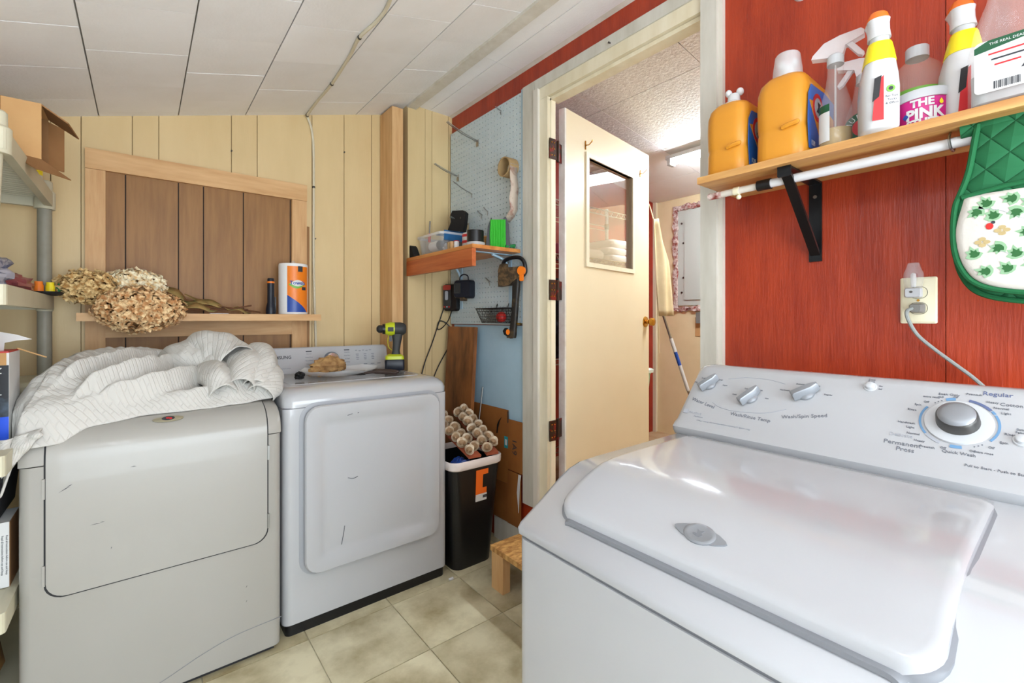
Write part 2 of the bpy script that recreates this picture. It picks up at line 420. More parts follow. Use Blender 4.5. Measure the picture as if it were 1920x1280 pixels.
# walls behind and beside the camera, with an added window as unseen fill light
struct('wall_left', G().box(XL - .1, XL, YF - .05, 2.66, 0, 2.5), 'white_wall', 'plain pale wall behind the shelving')
wf = struct('wall_front', G().box(XL, -.52, YF - .1, YF, 0, 2.5).box(1.22, 1.62, YF - .1, YF, 0, 2.5).box(-.52, 1.22, YF - .1, YF, 0, .15).box(-.52, 1.22, YF - .1, YF, 2.07, 2.5), 'white_wall', 'pale wall with a wide opening for the added window')
w1 = struct('added_window_1', G().box(-.52, 1.22, YF - .07, YF - .06, .15, 2.07), 'fill_window_glow', 'added bright window, unseen, filling the room with light')
obj('added_window_frame', G().box(-.56, -.51, YF - .05, YF + .02, .12, 2.1).box(1.21, 1.26, YF - .05, YF + .02, .12, 2.1).box(-.56, 1.26, YF - .05, YF + .02, .12, .17).box(-.56, 1.26, YF - .05, YF + .02, 2.06, 2.11), 'white_trim', w1)

# right wall: red plywood with the doorway
wr = struct('wall_right', G().box(1.52, 1.53, YF, .80, 0, 2.45).box(1.52, 1.53, 1.58, 2.64, 0, 2.45).box(1.52, 1.53, .80, 1.58, 2.24, 2.45).box(1.52, 1.53, .80, 1.58, 0, .20), 'red_flat', 'wall of red painted plywood with a doorway', smooth=0)
for y0, y1, z0, z1 in ((YF, -.42, 0, 2.45), (-.42, .204, 0, 2.45), (.204, .803, 0, 2.45), (1.577, 2.47, 0, 2.45), (.803, 1.577, 2.235, 2.45), (.803, 1.577, 0, .2)):
    obj('plywood_panel', G().box(XW, 1.521, y0 + .0008, y1 - .0008, z0, z1), 'red_paint', wr, smooth=0)
# door casing
def casing(name, label, boxes):
    r = struct(name, boxes[0][0], boxes[0][1], label)
    for g, m in boxes[1:]: obj('casing_board', g, m, r)
casing('trim_3', 'white painted door casing beside the pegboard', [
    (G().box(1.482, 1.511, 1.662, 1.752, .262, 2.335).bevel(.006), 'grey_trim'),
    (G().box(1.474, 1.511, 1.632, 1.664, .262, 2.284).bevel(.005), 'white_trim'),
    (G().box(1.488, 1.511, 1.578, 1.634, .262, 2.231).bevel(.005), 'cream_trim'),
    (G().box(1.505, 1.533, 1.570, 1.5795, .20, 2.225), 'cream_trim')])
casing('trim_4', 'white painted door head casing under the red strip', [
    (G().box(1.482, 1.511, .742, 1.661, 2.2865, 2.335).bevel(.006), 'grey_trim'),
    (G().box(1.488, 1.511, .80, 1.634, 2.232, 2.287).bevel(.005), 'cream_trim'),
    (G().box(1.505, 1.56, .80, 1.58, 2.215, 2.231), 'cream_trim')])
casing('trim_5', 'white painted door casing beside the yellow jugs', [
    (G().box(1.478, 1.511, .756, .812, .20, 2.286).bevel(.005), 'grey_trim'),
    (G().box(1.492, 1.511, .742, .757, .20, 2.286), 'white_trim'),
    (G().box(1.512, 1.56, .801, .8115, .20, 2.21), 'cream_trim')])
obj('nail', G().cyl((1.47, 1.2, 2.30), (1.485, 1.2, 2.302), .004, .002, 8), 'steel_dark', bpy.data.objects['trim_4'])
struct('baseboard_right', G().box(1.49, XW, 1.66, 2.0, 0, .12).bevel(.004), 'white_trim', 'short scuffed white baseboard behind the black bin')
# ---- utility room beyond the door
ZF = .22
struct('floor_utility', G().box(1.52, 3.5, -.6, 2.35, .12, ZF), 'utility_floor', 'tan floor of the room beyond the door', smooth=0)
def c2(x): return 2.42 - .133 * (x - 1.55)
cu = struct('ceiling_utility', G().loft([[V((x, y, c2(x) + dz)) for x, dz in ((1.531, .02), (3.5, .02), (3.5, .12), (1.531, .12))] for y in (-.6, 2.4)]), 'joint', 'sloping textured ceiling of the room beyond the door', smooth=0)
for xa, xb in ((1.535, 2.02), (2.02, 2.62), (2.62, 3.05), (3.05, 3.48)):
    for k in range(5):
        ya, yb = 2.3 - .6 * (k + 1), 2.3 - .6 * k
        obj('ceiling_tile', G().loft([[V((x, y, c2(x) + dz)) for x, dz in ((xa + .002, 0), (xb - .002, 0), (xb - .002, .022), (xa + .002, .022))] for y in (ya + .002, yb - .002)]), 'ceiling_tex' if xb < 2.7 else 'ceiling_white', cu, smooth=0)
struct('wall_far', G().box(3.43, 3.5, -.6, 2.35, ZF, 2.4), 'wall_warm', 'warm cream far wall of the utility room', smooth=0)
struct('wall_end', G().box(1.531, 3.43, 2.30, 2.4, ZF, 2.45), 'red_flat', 'red end wall behind the wire rack', smooth=0)
struct('wall_utility_near', G().box(1.531, 3.43, -.6, -.5, ZF, 2.45), 'wall_warm', 'hidden near wall of the utility room', smooth=0)
struct('trim_6', G().box(3.405, 3.43, 2.27, 2.30, ZF, 2.18), 'cream_trim', 'cream corner strip beside the red end wall')

# ================================================================== LARGE THINGS
# ---- open door into the utility room (with window)
dd = V((2.489 - 1.602, 1.708 - 1.576, 0)).normalized()
DM = frame((1.602, 1.576, 0), dd, (0, 0, 1))          # x along the door, y up, z towards the camera side
door = thing('open_door', 'cream door with a window, standing open into the next room', 'door', (1.602, 1.576, ZF + .01))
DW, z0, z1 = .893, ZF + .012, 2.21
wx0, wx1, wz0, wz1 = .205, .672, 1.475, 2.018
def dbox(g, xa, xb, za, zb, ta, tb): return g.prism([(xa, za), (xb, za), (xb, zb), (xa, zb)], DM, ta, tb)
g = G(); dbox(g, 0.012, wx0, z0, z1, -.036, 0); dbox(g, wx1, DW, z0, z1, -.036, 0); dbox(g, wx0, wx1, z0, wz0, -.036, 0); dbox(g, wx0, wx1, wz1, z1, -.036, 0)
obj('slab', g, 'door_cream', door, smooth=0)
obj('hinge_edge', dbox(G(), 0, .012, z0, z1, -.036, 0), 'door_edge', door, smooth=0)
for a_ in ((wx0 - .026, wx0, wz0 - .024, wz1 + .024), (wx1, wx1 + .026, wz0 - .024, wz1 + .024), (wx0, wx1, wz0 - .024, wz0), (wx0, wx1, wz1, wz1 + .024)):
    obj('window_moulding', dbox(G(), *a_, -.02, .008).bevel(.003), 'cream_trim', door)
obj('glass_pane', dbox(G(), wx0, wx1, wz0, wz1, -.022, -.018), 'pane_glass', door, smooth=0, label='clear glass pane')
kn = obj('door_knob', G().lathe([(.004, .0), (.012, .001), (.011, .022), (.02, .03), (.026, .042), (.024, .056), (.014, .062), (.001, .063)], (0, 0, 0)), 'brass', door, local=True, label='brass door knob')
kn.matrix_basis = PM[door].inverted() @ DM @ Matrix.Translation((.845, 1.163, .0))
ro = obj('knob_rose', G().lathe([(.001, 0), (.034, 0), (.032, .006), (.012, .009)]), 'brass', door, local=True); ro.matrix_basis = kn.matrix_basis.copy()
for (tx, tz) in ((.178, 2.075), (.775, 2.068)):
    g = G().tube([DM @ V(p) for p in ((tx, tz + .022, .001), (tx, tz - .022, .001))], .004, 6)
    g.tube([DM @ V(p) for p in ((tx, tz, 0), (tx, tz - .003, .022), (tx + .008, tz + .012, .034), (tx + .012, tz + .022, .036))], .003, 6)
    obj('coat_hook', g, 'brass', door)
for hz in (1.985, 1.318, .652):
    h = obj('hinge', G().box(1.492, 1.5325, 1.5655, 1.5698, hz - .048, hz + .048).obox((1.566, 1.585, hz), (.036, .012, 0), (.0006, -.002, 0), (0, 0, .045)).cyl((1.557, 1.578, hz - .05), (1.557, 1.578, hz + .05), .007), 'hinge', door)
    for x in (1.505, 1.522):
        for z in (-.03, 0, .03): obj('screw', G().cyl((x, 1.5655, hz + z), (x, 1.5642, hz + z), .0035, n=8), 'brass', h)

# ---- white dryer with a badge (under the quilt)
d1 = thing('clothes_dryer', 'off-white dryer with oval badge, under the crumpled white quilt', 'dryer', (.062, 2.15, 0))
X0, X1, Y0, Y1 = -.262, .389, 1.80, 2.49
g = G().loft([[V((X0 + (X1 - X0) / 2 + x, Y0 + (Y1 - Y0) / 2 + y, z)) for x, y in rr(X1 - X0, Y1 - Y0, .025)] for z in (.02, .772)])
obj('cabinet', g, 'almond_enamel', d1)
prof = [(1.80 + .0, .775), (1.802, .80), (1.812, .826), (1.832, .848), (1.862, .864), (1.91, .875), (1.99, .88), (2.49, .88), (2.49, .775)]
def xloft(g, prof, xs, inset=.0):
    """profile in y,z lofted along x; the ends shrink a little to look rounded"""
    cy = sum(p[0] for p in prof) / len(prof); rings = []
    for x, k in xs: rings.append([V((x, cy + (y - cy) * (1 - k), .775 + (z - .775) * (1 - 2.2 * k))) for y, z in prof])
    return g.loft(rings)
obj('top_cap', xloft(G(), prof, [(X0, .03), (X0 + .006, .012), (X0 + .02, 0), (X1 - .02, 0), (X1 - .006, .012), (X1, .03)]), 'almond_enamel', d1)
obj('base_recess', G().box(X0 + .02, X1 - .02, Y0 + .02, Y1, 0, .03), 'gap_dark', d1)
def wrap_door(off, grow, y_end):
    rows = []; dx0, dx1, zb, r = -.207 - grow, .343 + grow, .402 - grow, .045
    for k in range(7):
        t = R(90 * k / 6); rows.append((1.80 - off, zb + r - r * math.cos(t), r - r * math.sin(t)))
    rows.append((1.80 - off, .775, 0))
    for (y, z) in prof[1:6]:
        s = (z - .775) / .105; rows.append((y - off * (1 - s * .7), z + off * s * 1.2, 0))
    rows[-1] = (y_end, rows[-1][1] + .0, .0); k = len(rows)
    return [[V((dx0 + i, y, z)), V((dx1 - i, y, z))] for y, z, i in rows]
def solid_sheet(rows, thick):
    g = G(); F = [[g.b.verts.new(p) for p in r] for r in rows]; B_ = [[g.b.verts.new(p + V((0, thick, -thick * .4))) for p in r] for r in rows]
    for a_, b_ in zip(range(len(rows)), range(1, len(rows))):
        g.b.faces.new((F[a_][0], F[a_][1], F[b_][1], F[b_][0])); g.b.faces.new((B_[a_][0], B_[b_][0], B_[b_][1], B_[a_][1]))
        g.b.faces.new((F[a_][0], F[b_][0], B_[b_][0], B_[a_][0])); g.b.faces.new((F[a_][1], B_[a_][1], B_[b_][1], F[b_][1]))
    for e in (0, -1): g.b.faces.new((F[e][0], F[e][1], B_[e][1], B_[e][0]))
    return g
obj('door_gap', solid_sheet(wrap_door(.0008, .0045, 1.905), .02), 'gap_dark', d1)
dr = obj('door', solid_sheet(wrap_door(.005, 0, 1.905), .02), 'almond_enamel', d1)
for hz in (.71, .47):
    obj('hinge', G().box(.3435, .3505, 1.793, 1.80, hz - .025, hz + .025), 'steel', d1)
    obj('hinge_cover', G().box(-.2145, -.2085, 1.794, 1.80, hz - .028, hz + .028), 'almond_enamel', d1)
BM = frame((.066, 1.838, .8605), (1, 0, 0), (0, .80, .42))
bd = obj('badge', G().rings2([(ell(.040, .0135), -.002), (ell(.040, .0135), .001), (ell(.037, .0115), .0022)], BM), 'badge', dr, label='oval metal badge')
obj('badge_centre', G().prism(ell(.017, .010), BM, .002, .0027), 'print_dark', dr, label='dark oval centre of badge')
obj('badge_mark', G().prism(ell(.006, .004, -.001, .001, 10), BM, .0027, .003).prism(ell(.004, .005, .006, -.002, 10), BM, .0027, .003), 'logo_red', dr)
# kick line and scuffs
g = G(); g.tube(sm([(-.02, 1.7995, .035), (.05, 1.7995, .05), (.15, 1.7995, .085), (.25, 1.7995, .108), (.389, 1.7995, .115)]), .0012, 5); obj('kick_seam', g, 'gap_grey', d1)
g = G()
for (x, z, l, an) in ((-.17, .70, .014, .5), (-.16, .708, .008, .5), (-.105, .585, .012, 0), (-.09, .587, .006, 0), (-.07, .505, .004, 1.2), (.28, .26, .005, 1), (.28, .21, .004, 1), (-.02, .735, .008, 0)):
    c, s_ = math.cos(an), math.sin(an); y = 1.7944 if z > .4 else 1.7993
    g.poly([(x - l * c, y, z - l * s_), (x + l * c, y, z + l * s_), (x + l * .3 * c - .001, y, z + l * .3 * s_ + .0018)])
obj('scuff', g, 'print_dark', d1, smooth=0, kind='stuff')

# ---- second dryer (lettered console, black plinth)
d2 = thing('clothes_dryer', 'bright white dryer with lettered back console, between badge dryer and black bin', 'dryer', (.758, 2.17, 0))
X0, X1, Y0, Y1 = .404, 1.098, 1.835, 2.53
cx, cy = (X0 + X1) / 2, (Y0 + Y1) / 2
obj('plinth', G().loft([[V((cx + x, cy + y, z)) for x, y in rr(X1 - X0 - .02, Y1 - Y0 - .02, .02)] for z in (0, .05)]), 'black_plastic', d2)
obj('cabinet', G().loft([[V((cx + x, cy + y, z)) for x, y in rr(X1 - X0, Y1 - Y0, .028)] for z in (.045, .845)]), 'white_enamel', d2)
obj('cap_seam', G().loft([[V((cx + x, cy + y, z)) for x, y in rr(X1 - X0 - .004, Y1 - Y0 - .004, .028)] for z in (.844, .849)]), 'gap_grey', d2)
rings = []
for (z, ins, fr) in ((.848, 0, 0), (.868, .0, 0), (.882, .004, .004), (.895, .012, .014), (.905, .024, .030), (.912, .040, .052), (.915, .06, .08)):
    rings.append([V((cx + x, Y1 - (Y1 - Y0 - fr) / 2 + y, z)) for x, y in rr(X1 - X0 - 2 * ins * .8, Y1 - Y0 - fr, .04)])
g = G().loft(rings); obj('top_cap', g, 'white_enamel', d2, smooth=60)
obj('top_tray', G().loft([[V((cx + x, 2.19 + y, z)) for x, y in rr(.58 - i, .42 - i, .04)] for z, i in ((.913, 0), (.9165, .004), (.9165, .012), (.9145, .02))]), 'white_enamel', d2)
FM = frame((.757, Y0, .535), (1, 0, 0), (0, 0, 1))     # z towards the camera
obj('recess_shade_plate', G().rings2([(rr(.60, .655, .065), 0), (rr(.60, .655, .065), .0012)], FM), 'recess_shade_grey', d2)  # grey plate: shading of the door recess put into the colour
o1 = rr(.570, .632, .055)
def ins(d, r): return rr(.570 - 2 * d, .632 - 2 * d, r)
dr2 = obj('door', G().rings2([(ins(.012, .05), 0), (ins(.002, .055), .010), (o1, .014), (o1, .024), (ins(.004, .052), .030), (ins(.048, .035), .032), (ins(.062, .03), .022), (ins(.085, .02), .021)], FM), 'white_enamel', d2, smooth=50)
g = G()
for pts in ([(-.15, -.235), (-.143, -.20), (-.138, -.165)], [(-.125, .02), (-.105, .013), (-.085, .018)]):
    g.tube(sm([FM @ V((x, y, .0225 if abs(x) < .2 else .032)) for x, y in pts], 4), .0011, 4)
g.tube([FM @ V((-.13, .268, .0318)), FM @ V((-.11, .272, .0318))], .0012, 4); g.tube([FM @ V((-.09, .272, .0318)), FM @ V((-.085, .274, .0318))], .0014, 4)
obj('scratch', g, 'print_dark', dr2, kind='stuff')
# console, facing -y, leaning back
CM = frame((.758, 2.415, .912), (1, 0, 0), (0, .22, 1))
con = obj('console', G().rings2([(rr(.62, .135, .022, 0, .0635), -.10), (rr(.62, .135, .022, 0, .0635), -.006), (rr(.608, .123, .018, 0, .0635), 0)], CM, caps=(True, True)), 'white_enamel', d2)
txt('SAMSUNG', .021, CM @ Matrix.Translation((-.235, .082, .0005)), 'print_dark', con, bold=.0004)
obj('dial_ring', G().prism(ell(.040, .040, 0.005, .062), CM, 0, .001).prism(ell(.037, .037, .005, .062), CM, .001, .003), 'print_grey', con)
obj('dial', G().rings2([(ell(.033, .033, .005, .062), .0), (ell(.033, .033, .005, .062), .016), (ell(.030, .030, .005, .062), .020), (ell(.02, .02, .005, .062), .021)], CM), 'chrome', con, label='chrome cycle dial')
for (x, al) in ((-.105, 'CENTER'), (.085, 'CENTER')):
    obj('heading_mark', G().prism(rr(.028, .005, .001, x, .108), CM, 0, .0006), 'print_dark', con)
    for k, s_ in enumerate(('Normal', 'Heavy Duty', 'Perm Press', 'Delicates') if x < 0 else ('Time Dry', 'Quick Dry', 'Air Fluff', 'Bedding')):
        txt(s_, .0075, CM @ Matrix.Translation((x, .095 - .017 * k, .0004)), 'print_grey', con)
g = G()
for i in range(5): g.prism(rr(.012, .003, .001, .135 + i * .019, .103 - .003 * (i % 2)), CM, 0, .0005)
for i in range(3):
    for k in range(4): g.prism(rr(.016 - .003 * (k % 2), .003, .001, .14 + i * .042, .082 - k * .009), CM, 0, .0005)
for x in (.18, .22, .255): g.prism(rr(.02, .004, .001, x, .028), CM, 0, .0005)
obj('panel_print', g, 'print_grey', con, kind='stuff')
txt('Moisture sensor', .007, CM @ Matrix.Translation((-.215, .028, .0004)), 'print_grey', con)

# ---- washing machine in the foreground
wm = thing('washing_machine', 'glossy white top-load washer with dials, in the foreground under the red wall', 'washer', (.93, .32, 0))
Y0, Y1 = -.025, .667
ymid, wid = (Y0 + Y1) / 2, Y1 - Y0
def yl(g, prof, ends):
    """profile of (x, z) lofted along y"""
    return g.loft([[V((x, y, z)) for x, z in pr] for y, pr in ends(prof)])
g = G().loft([[V((.92 + x, ymid + y, z)) for x, y in rr(.748, wid, .03)] for z in (.0, .775)])
obj('cabinet', g, 'white_enamel', wm)
obj('cabinet_seam', G().loft([[V((.92 + x, ymid + y, z)) for x, y in rr(.740, wid - .008, .03)] for z in (.774, .781)]), 'gap_grey', wm)
# top deck: profile in x,z, with the sloped front; ends rounded over
deck = [(.545, .782), (.544, .79), (.547, .797), (.556, .803), (.60, .828), (.655, .862), (.685, .877), (.715, .8845), (.76, .886), (1.30, .886), (1.30, .782)]
def deck_ends(pr):
    out = []
    for y, k in ((Y1, .012), (Y1 - .004, .005), (Y1 - .014, 0), (Y0 + .014, 0), (Y0 + .004, .005), (Y0, .012)):
        out.append((y, [(x + (k if i in (0, 1, 2) else 0), z - (k if 2 <= i <= 9 else 0)) for i, (x, z) in enumerate(pr)]))
    return out
obj('top_deck', yl(G(), deck, deck_ends), 'white_enamel', wm, smooth=50)
# lid: rows along x following the deck, rounded corners
lp = [(.588, .838), (.5885, .8395), (.5895, .8418), (.591, .844), (.594, .8463), (.598, .8487), (.603, .8515), (.611, .855), (.62, .859), (.645, .8715), (.668, .882), (.69, .8895), (.715, .8965), (.745, .900), (.80, .9015), (.90, .9015), (1.00, .9015), (1.03, .900), (1.04, .896)]
def lid_rows(grow, dz, ya=.082, yb=.601):
    rows = []
    for i, (x, z) in enumerate(lp):
        s_ = min(x - lp[0][0], .035) / .035; q = .035 * (1 - math.sqrt(max(0, 1 - (1 - s_) ** 2)))
        e = min(lp[-1][0] - x, .02) / .02; q2 = .02 * (1 - math.sqrt(max(0, 1 - (1 - e) ** 2))); q = max(q, q2) - grow
        gx_ = -grow * 1.7 if i == 0 else (grow if i == len(lp) - 1 else 0)
        ring = []
        for f in (0, .006, .014, .025, .12, .25, .5, .75, .88, .975, .986, .994, 1):
            edge = min(f, 1 - f); dr_ = .004 * max(0, 1 - edge / .025) ** 2
            ring.append(V((x + gx_, (yb - q) + (ya + q - yb + q) * f, z + dz - dr_)))
        rows.append(ring)
    return rows
def lid_mesh(grow, dz, thick):
    g = G(); rows = lid_rows(grow, dz); A = [[g.b.verts.new(p) for p in r] for r in rows]; B_ = [[g.b.verts.new(p - V((0, 0, thick))) for p in r] for r in rows]
    n, m_ = len(rows), len(rows[0])
    for i in range(n - 1):
        for j in range(m_ - 1):
            g.b.faces.new((A[i][j], A[i][j + 1], A[i + 1][j + 1], A[i + 1][j])); g.b.faces.new((B_[i][j], B_[i + 1][j], B_[i + 1][j + 1], B_[i][j + 1]))
        g.b.faces.new((A[i][0], A[i + 1][0], B_[i + 1][0], B_[i][0])); g.b.faces.new((A[i][-1], B_[i][-1], B_[i + 1][-1], A[i + 1][-1]))
    for j in range(m_ - 1):
        g.b.faces.new((A[0][j], B_[0][j], B_[0][j + 1], A[0][j + 1])); g.b.faces.new((A[-1][j], A[-1][j + 1], B_[-1][j + 1], B_[-1][j]))
    return g
obj('lid_shade_plate', lid_mesh(.0045, -.0118, .006), 'lid_shade_grey', wm, smooth=50)  # grey plate paints the shade band around and under the lid
lid = obj('lid', lid_mesh(0, 0, .012), 'white_enamel', wm, smooth=50)
# lid emblem: winged oval
LM = frame((.632, .348, .8665), (0, -1, 0), (.86, 0, .51))
em = obj('emblem', G().rings2([([(x * (1 + .0 * x), y) for x, y in ell(.024, .017)], -.002), (ell(.024, .017), .002), (ell(.0205, .0138), .0035), (ell(.0175, .0115), .0028)], LM), 'knob_silver', lid, label='silver oval emblem with wings')
for s_ in (-1, 1): obj('emblem_wing', G().prism([(s_ * .018, -.011), (s_ * .026, -.009), (s_ * .038, -.003), (s_ * .040, 0), (s_ * .038, .003), (s_ * .026, .009), (s_ * .018, .011)], LM, -.002, .0015).bevel(.0008, 1), 'knob_silver', lid)
obj('emblem_mark', G().prism([(-.004, -.006), (.002, -.007), (.006, -.002), (.003, .001), (.006, .006), (-.001, .004), (-.005, .006), (-.003, 0)], LM, .0028, .0032).prism(ell(.003, .002, -.006, -.003, 8), LM, .0028, .0032), 'gap_grey', lid)
# console: profile in x,z along y
cp = [(1.078, .884), (1.070, .896), (1.068, .905), (1.076, .914), (1.092, .9225), (1.150, .984), (1.207, .1 + .9445), (1.218, 1.053), (1.234, 1.055), (1.262, 1.046), (1.285, .99), (1.292, .884)]
def con_ends(pr):
    out = []; cxm, czm = 1.17, .95
    for y, k in ((Y1 - .001, .16), (Y1 - .003, .07), (Y1 - .012, .02), (Y1 - .03, 0), (Y0 + .03, 0), (Y0 + .012, .02), (Y0 + .003, .07), (Y0 + .001, .16)):
        out.append((y, [(cxm + (x - cxm) * (1 - k * .5), (z if z < .89 else .884 + (z - .884) * (1 - k * .8))) for x, z in pr]))
    return out
cons = obj('console', yl(G(), cp, con_ends), 'white_enamel', wm, smooth=50)
UP = V((.686, 0, .727))
def K(y, s_, off=.0): # a spot on the console's face: y across, s up the slope; frame looks at the user
    p = V((1.085, y, .915)) + UP * s_ + V((-.727, 0, .686)) * (off + .0006)
    return frame(p, (0, -1, 0), UP)
for (y, s_, an, sc) in ((.617, .125, -38, 1), (.506, .100, -34, 1.02), (.392, .130, -50, 1.05)):
    M = K(y, s_) @ Matrix.Rotation(R(an), 4, 'Z') @ Matrix.Scale(sc, 4)
    k = obj('selector_knob', G().rings2([(ell(.017, .017), 0), (ell(.0165, .0165), .004), (ell(.012, .012), .0075)], M), 'knob_silver', cons, label='silver selector knob')
    obj('grip', G().rings2([([(-.0085, -.026), (.0085, -.026), (.0095, .015), (.005, .028), (-.005, .028), (-.0095, .015)], .003), ([(-.007, -.026), (.007, -.026), (.0075, .014), (.0035, .028), (-.0035, .028), (-.0075, .014)], .020), ([(-.005, -.022), (.005, -.022), (.0055, .012), (.0025, .025), (-.0025, .025), (-.0055, .012)], .0225)], M), 'knob_silver', k)
M = K(.279, .167); obj('rinse_button', G().rings2([(ell(.012, .012), 0), (ell(.011, .011), .002), (ell(.009, .009), .002), (ell(.0078, .0078), .008), (ell(.006, .006), .009)], M), 'white_plastic', cons)
M = K(.061, .085); obj('fabric_button', G().rings2([(ell(.012, .012), 0), (ell(.011, .011), .002), (ell(.009, .009), .002), (ell(.0078, .0078), .008), (ell(.006, .006), .009)], M), 'white_plastic', cons)
M = K(.140, .105)
db = obj('dial_bezel', G().rings2([(ell(.047, .047, n=40), 0), (ell(.046, .046, n=40), .003), (ell(.040, .040, n=40), .004)], M), 'white_plastic', cons)
dk = obj('cycle_dial', G().rings2([(ell(.030, .030, n=36), .003), (ell(.0285, .0285, n=36), .022), (ell(.0265, .0265, n=36), .026)], M), 'steel_dark', cons, label='large silver cycle dial')
obj('dial_face', G().rings2([(ell(.0265, .0265, n=36), .025), (ell(.0245, .0245, n=36), .0285), (ell(.018, .018, n=36), .031), (ell(.009, .009, n=36), .0322)], M), 'knob_silver', dk)
def arc(g, r0, r1, a0, a1, M, n=14):
    pts = [(r1 * math.sin(R(a0 + (a1 - a0) * i / n)), r1 * math.cos(R(a0 + (a1 - a0) * i / n))) for i in range(n + 1)] + [(r0 * math.sin(R(a1 + (a0 - a1) * i / n)), r0 * math.cos(R(a1 + (a0 - a1) * i / n))) for i in range(n + 1)]
    return g.prism(pts[::-1], M, 0, .0005)
for q in ((.0505, .054, 62, 125), (.0505, .0545, 52, 60), (.049, .055, -23, -8), (.049, .055, 170, 187), (.0505, .054, -128, -58)): obj('dial_print_blue', arc(G(), *q, M), 'print_blue', cons)
g = G(); arc(g, .0495, .0545, 12, 50, M); obj('dial_print_navy', g, 'print_navy', cons)
g = G(); arc(g, .0495, .0545, -157, -130, M); obj('dial_print_grey', g, 'print_light', cons)
g = G()
for an in (-30, -36, -42, 140, 146, 152): g.prism(ell(.0011, .0011, .052 * math.sin(R(an)), .052 * math.cos(R(an)), 8), M, 0, .0006)
obj('dial_dot', g, 'print_grey', cons, kind='stuff')
TX = [('Prewash', 14, .068, .0062), ('Heavy', 38, .066, .0062), ('Normal', 52, .066, .0062), ('Light', 62, .066, .0062), ('Rinse', 100, .066, .0062), ('Spin', 117, .066, .0062), ('Off', 134, .062, .006),
      ('extra rinse', 147, .066, .0055), ('Off', 158, .060, .006), ('Off', 194, .060, .006), ('Prewash', 210, .071, .0062), ('Heavy', 223, .070, .0062), ('Normal', 237, .069, .0062), ('Light', 249, .068, .0062), ('Handwash', 258, .072, .0062),
      ('Rinse', 284, .068, .0062), ('Spin', 297, .066, .0062), ('Off', 309, .061, .006), ('extra rinse', 321, .066, .0055), ('Off', 332, .060, .006), ('Soak Only', 344, .063, .0072), ('Off', 352, .056, .005)]
for s_, an, r_, sz in TX:
    txt(s_, sz, M @ Matrix.Translation((r_ * math.sin(R(an)), r_ * math.cos(R(an)), .0003)), 'print_grey', cons)
txt('Regular', .0125, K(.094, .176), 'print_navy', cons); txt('Cotton', .0095, K(.076, .155), 'print_grey', cons)
txt('Permanent', .0125, K(.211, .042), 'print_grey', cons); txt('Press', .0125, K(.205, .030), 'print_grey', cons); txt('Delicate', .0105, K(.215, .060), 'print_light', cons)
txt('Quick Wash', .0085, K(.134, .041), 'print_grey', cons); txt('Pull to Start - Push to Stop', .0068, K(.088, .020), 'print_grey', cons)
txt('Extra', .0055, K(.279, .186), 'print_grey', cons); txt('Rinse', .0055, K(.279, .181), 'print_grey', cons); txt('On', .005, K(.262, .171), 'print_grey', cons); txt('Off', .005, K(.262, .163), 'print_grey', cons)
txt('Extra', .006, K(.062, .106), 'print_grey', cons); txt('Fabric', .006, K(.062, .1), 'print_grey', cons)
txt('Water Level', .0135, K(.613, .066) @ Matrix.Rotation(R(-14), 4, 'Z'), 'print_grey', cons)
txt('Wash/Rinse Temp', .0125, K(.490, .046) @ Matrix.Rotation(R(-2), 4, 'Z'), 'print_grey', cons)
txt('Wash/Spin Speed', .0125, K(.382, .070) @ Matrix.Rotation(R(14), 4, 'Z'), 'print_grey', cons)
obj('brand_mark', G().prism(rr(.012, .012, .001), K(.648, .034), 0, .0005), 'print_light', cons)
txt('MAYTAG', .0085, K(.622, .032) @ Matrix.Rotation(R(-3), 4, 'Z'), 'print_light', cons)
txt('Performa', .0065, K(.610, .023), 'print_light', cons)
txt('Always unplug this machine before servicing (1 Speed only)', .0055, K(.545, .013), 'print_light', cons)
for (y, s_, words) in ((.617, .125, ('Mini', 'Small', 'Medium', 'Large', 'Super')), (.506, .100, ('Cold', 'Cold', 'Warm', 'Hot')), (.392, .130, ('Handwash', 'Delicate', 'Cotton', 'Regular'))):
    n = len(words)
    for i, w_ in enumerate(words):
        an = R(-75 + 150 * i / (n - 1)); rad = .034 + .0016 * len(w_) * abs(math.sin(an))
        txt(w_, .0052, K(y - rad * math.sin(an), s_ + (.030 if n == 5 else .033) * math.cos(an) - .004), 'print_grey', cons)
g = G()
g.tube(sm([K(.59, .072) @ V((0, 0, 0)), K(.565, .06) @ V((0, 0, 0)), K(.52, .056) @ V((0, 0, 0)), K(.46, .064) @ V((0, 0, 0)), K(.42, .082) @ V((0, 0, 0))]), .0007, 5)
g.tube(sm([K(.575, .150) @ V((0, 0, 0)), K(.53, .160) @ V((0, 0, 0)), K(.48, .160) @ V((0, 0, 0)), K(.44, .152) @ V((0, 0, 0))]), .0006, 5)
obj('console_line', g, 'print_light', cons, kind='stuff')

# ================================================================== LAMPS
fx = thing('fluorescent_lamp', 'added unseen bare-tube strip lamp brightening the ceiling from behind the viewer', 'lamp', (-.12, -.35, 1.92))
obj('housing', G().box(-.14, -.10, -.95, .25, 1.95, 2.0).bevel(.01), 'white_gloss', fx)  # lamp added out of view, bare tubes hung low to light the ceiling
for x in (-.155, -.085): obj('tube', G().cyl((x, -.92, 1.925), (x, .22, 1.925), .017), 'fill_tube', fx)
for y in (-.93, .23): obj('end_cap', G().box(-.175, -.065, y - .015, y + .015, 1.90, 1.96), 'white_plastic', fx)
for y in (-.8, .1): obj('hanger', G().cyl((-.12, y, 1.995), (-.12, y, ceil_z(-.12)), .006), 'steel', fx)
fu = thing('fluorescent_lamp', 'lit fluorescent strip lamp on the ceiling beyond the open door', 'lamp', (2.7, 1.08, 2.2))
obj('housing', G().box(2.672, 2.728, .45, 1.71, 2.222, 2.247).bevel(.008), 'white_gloss', fu)
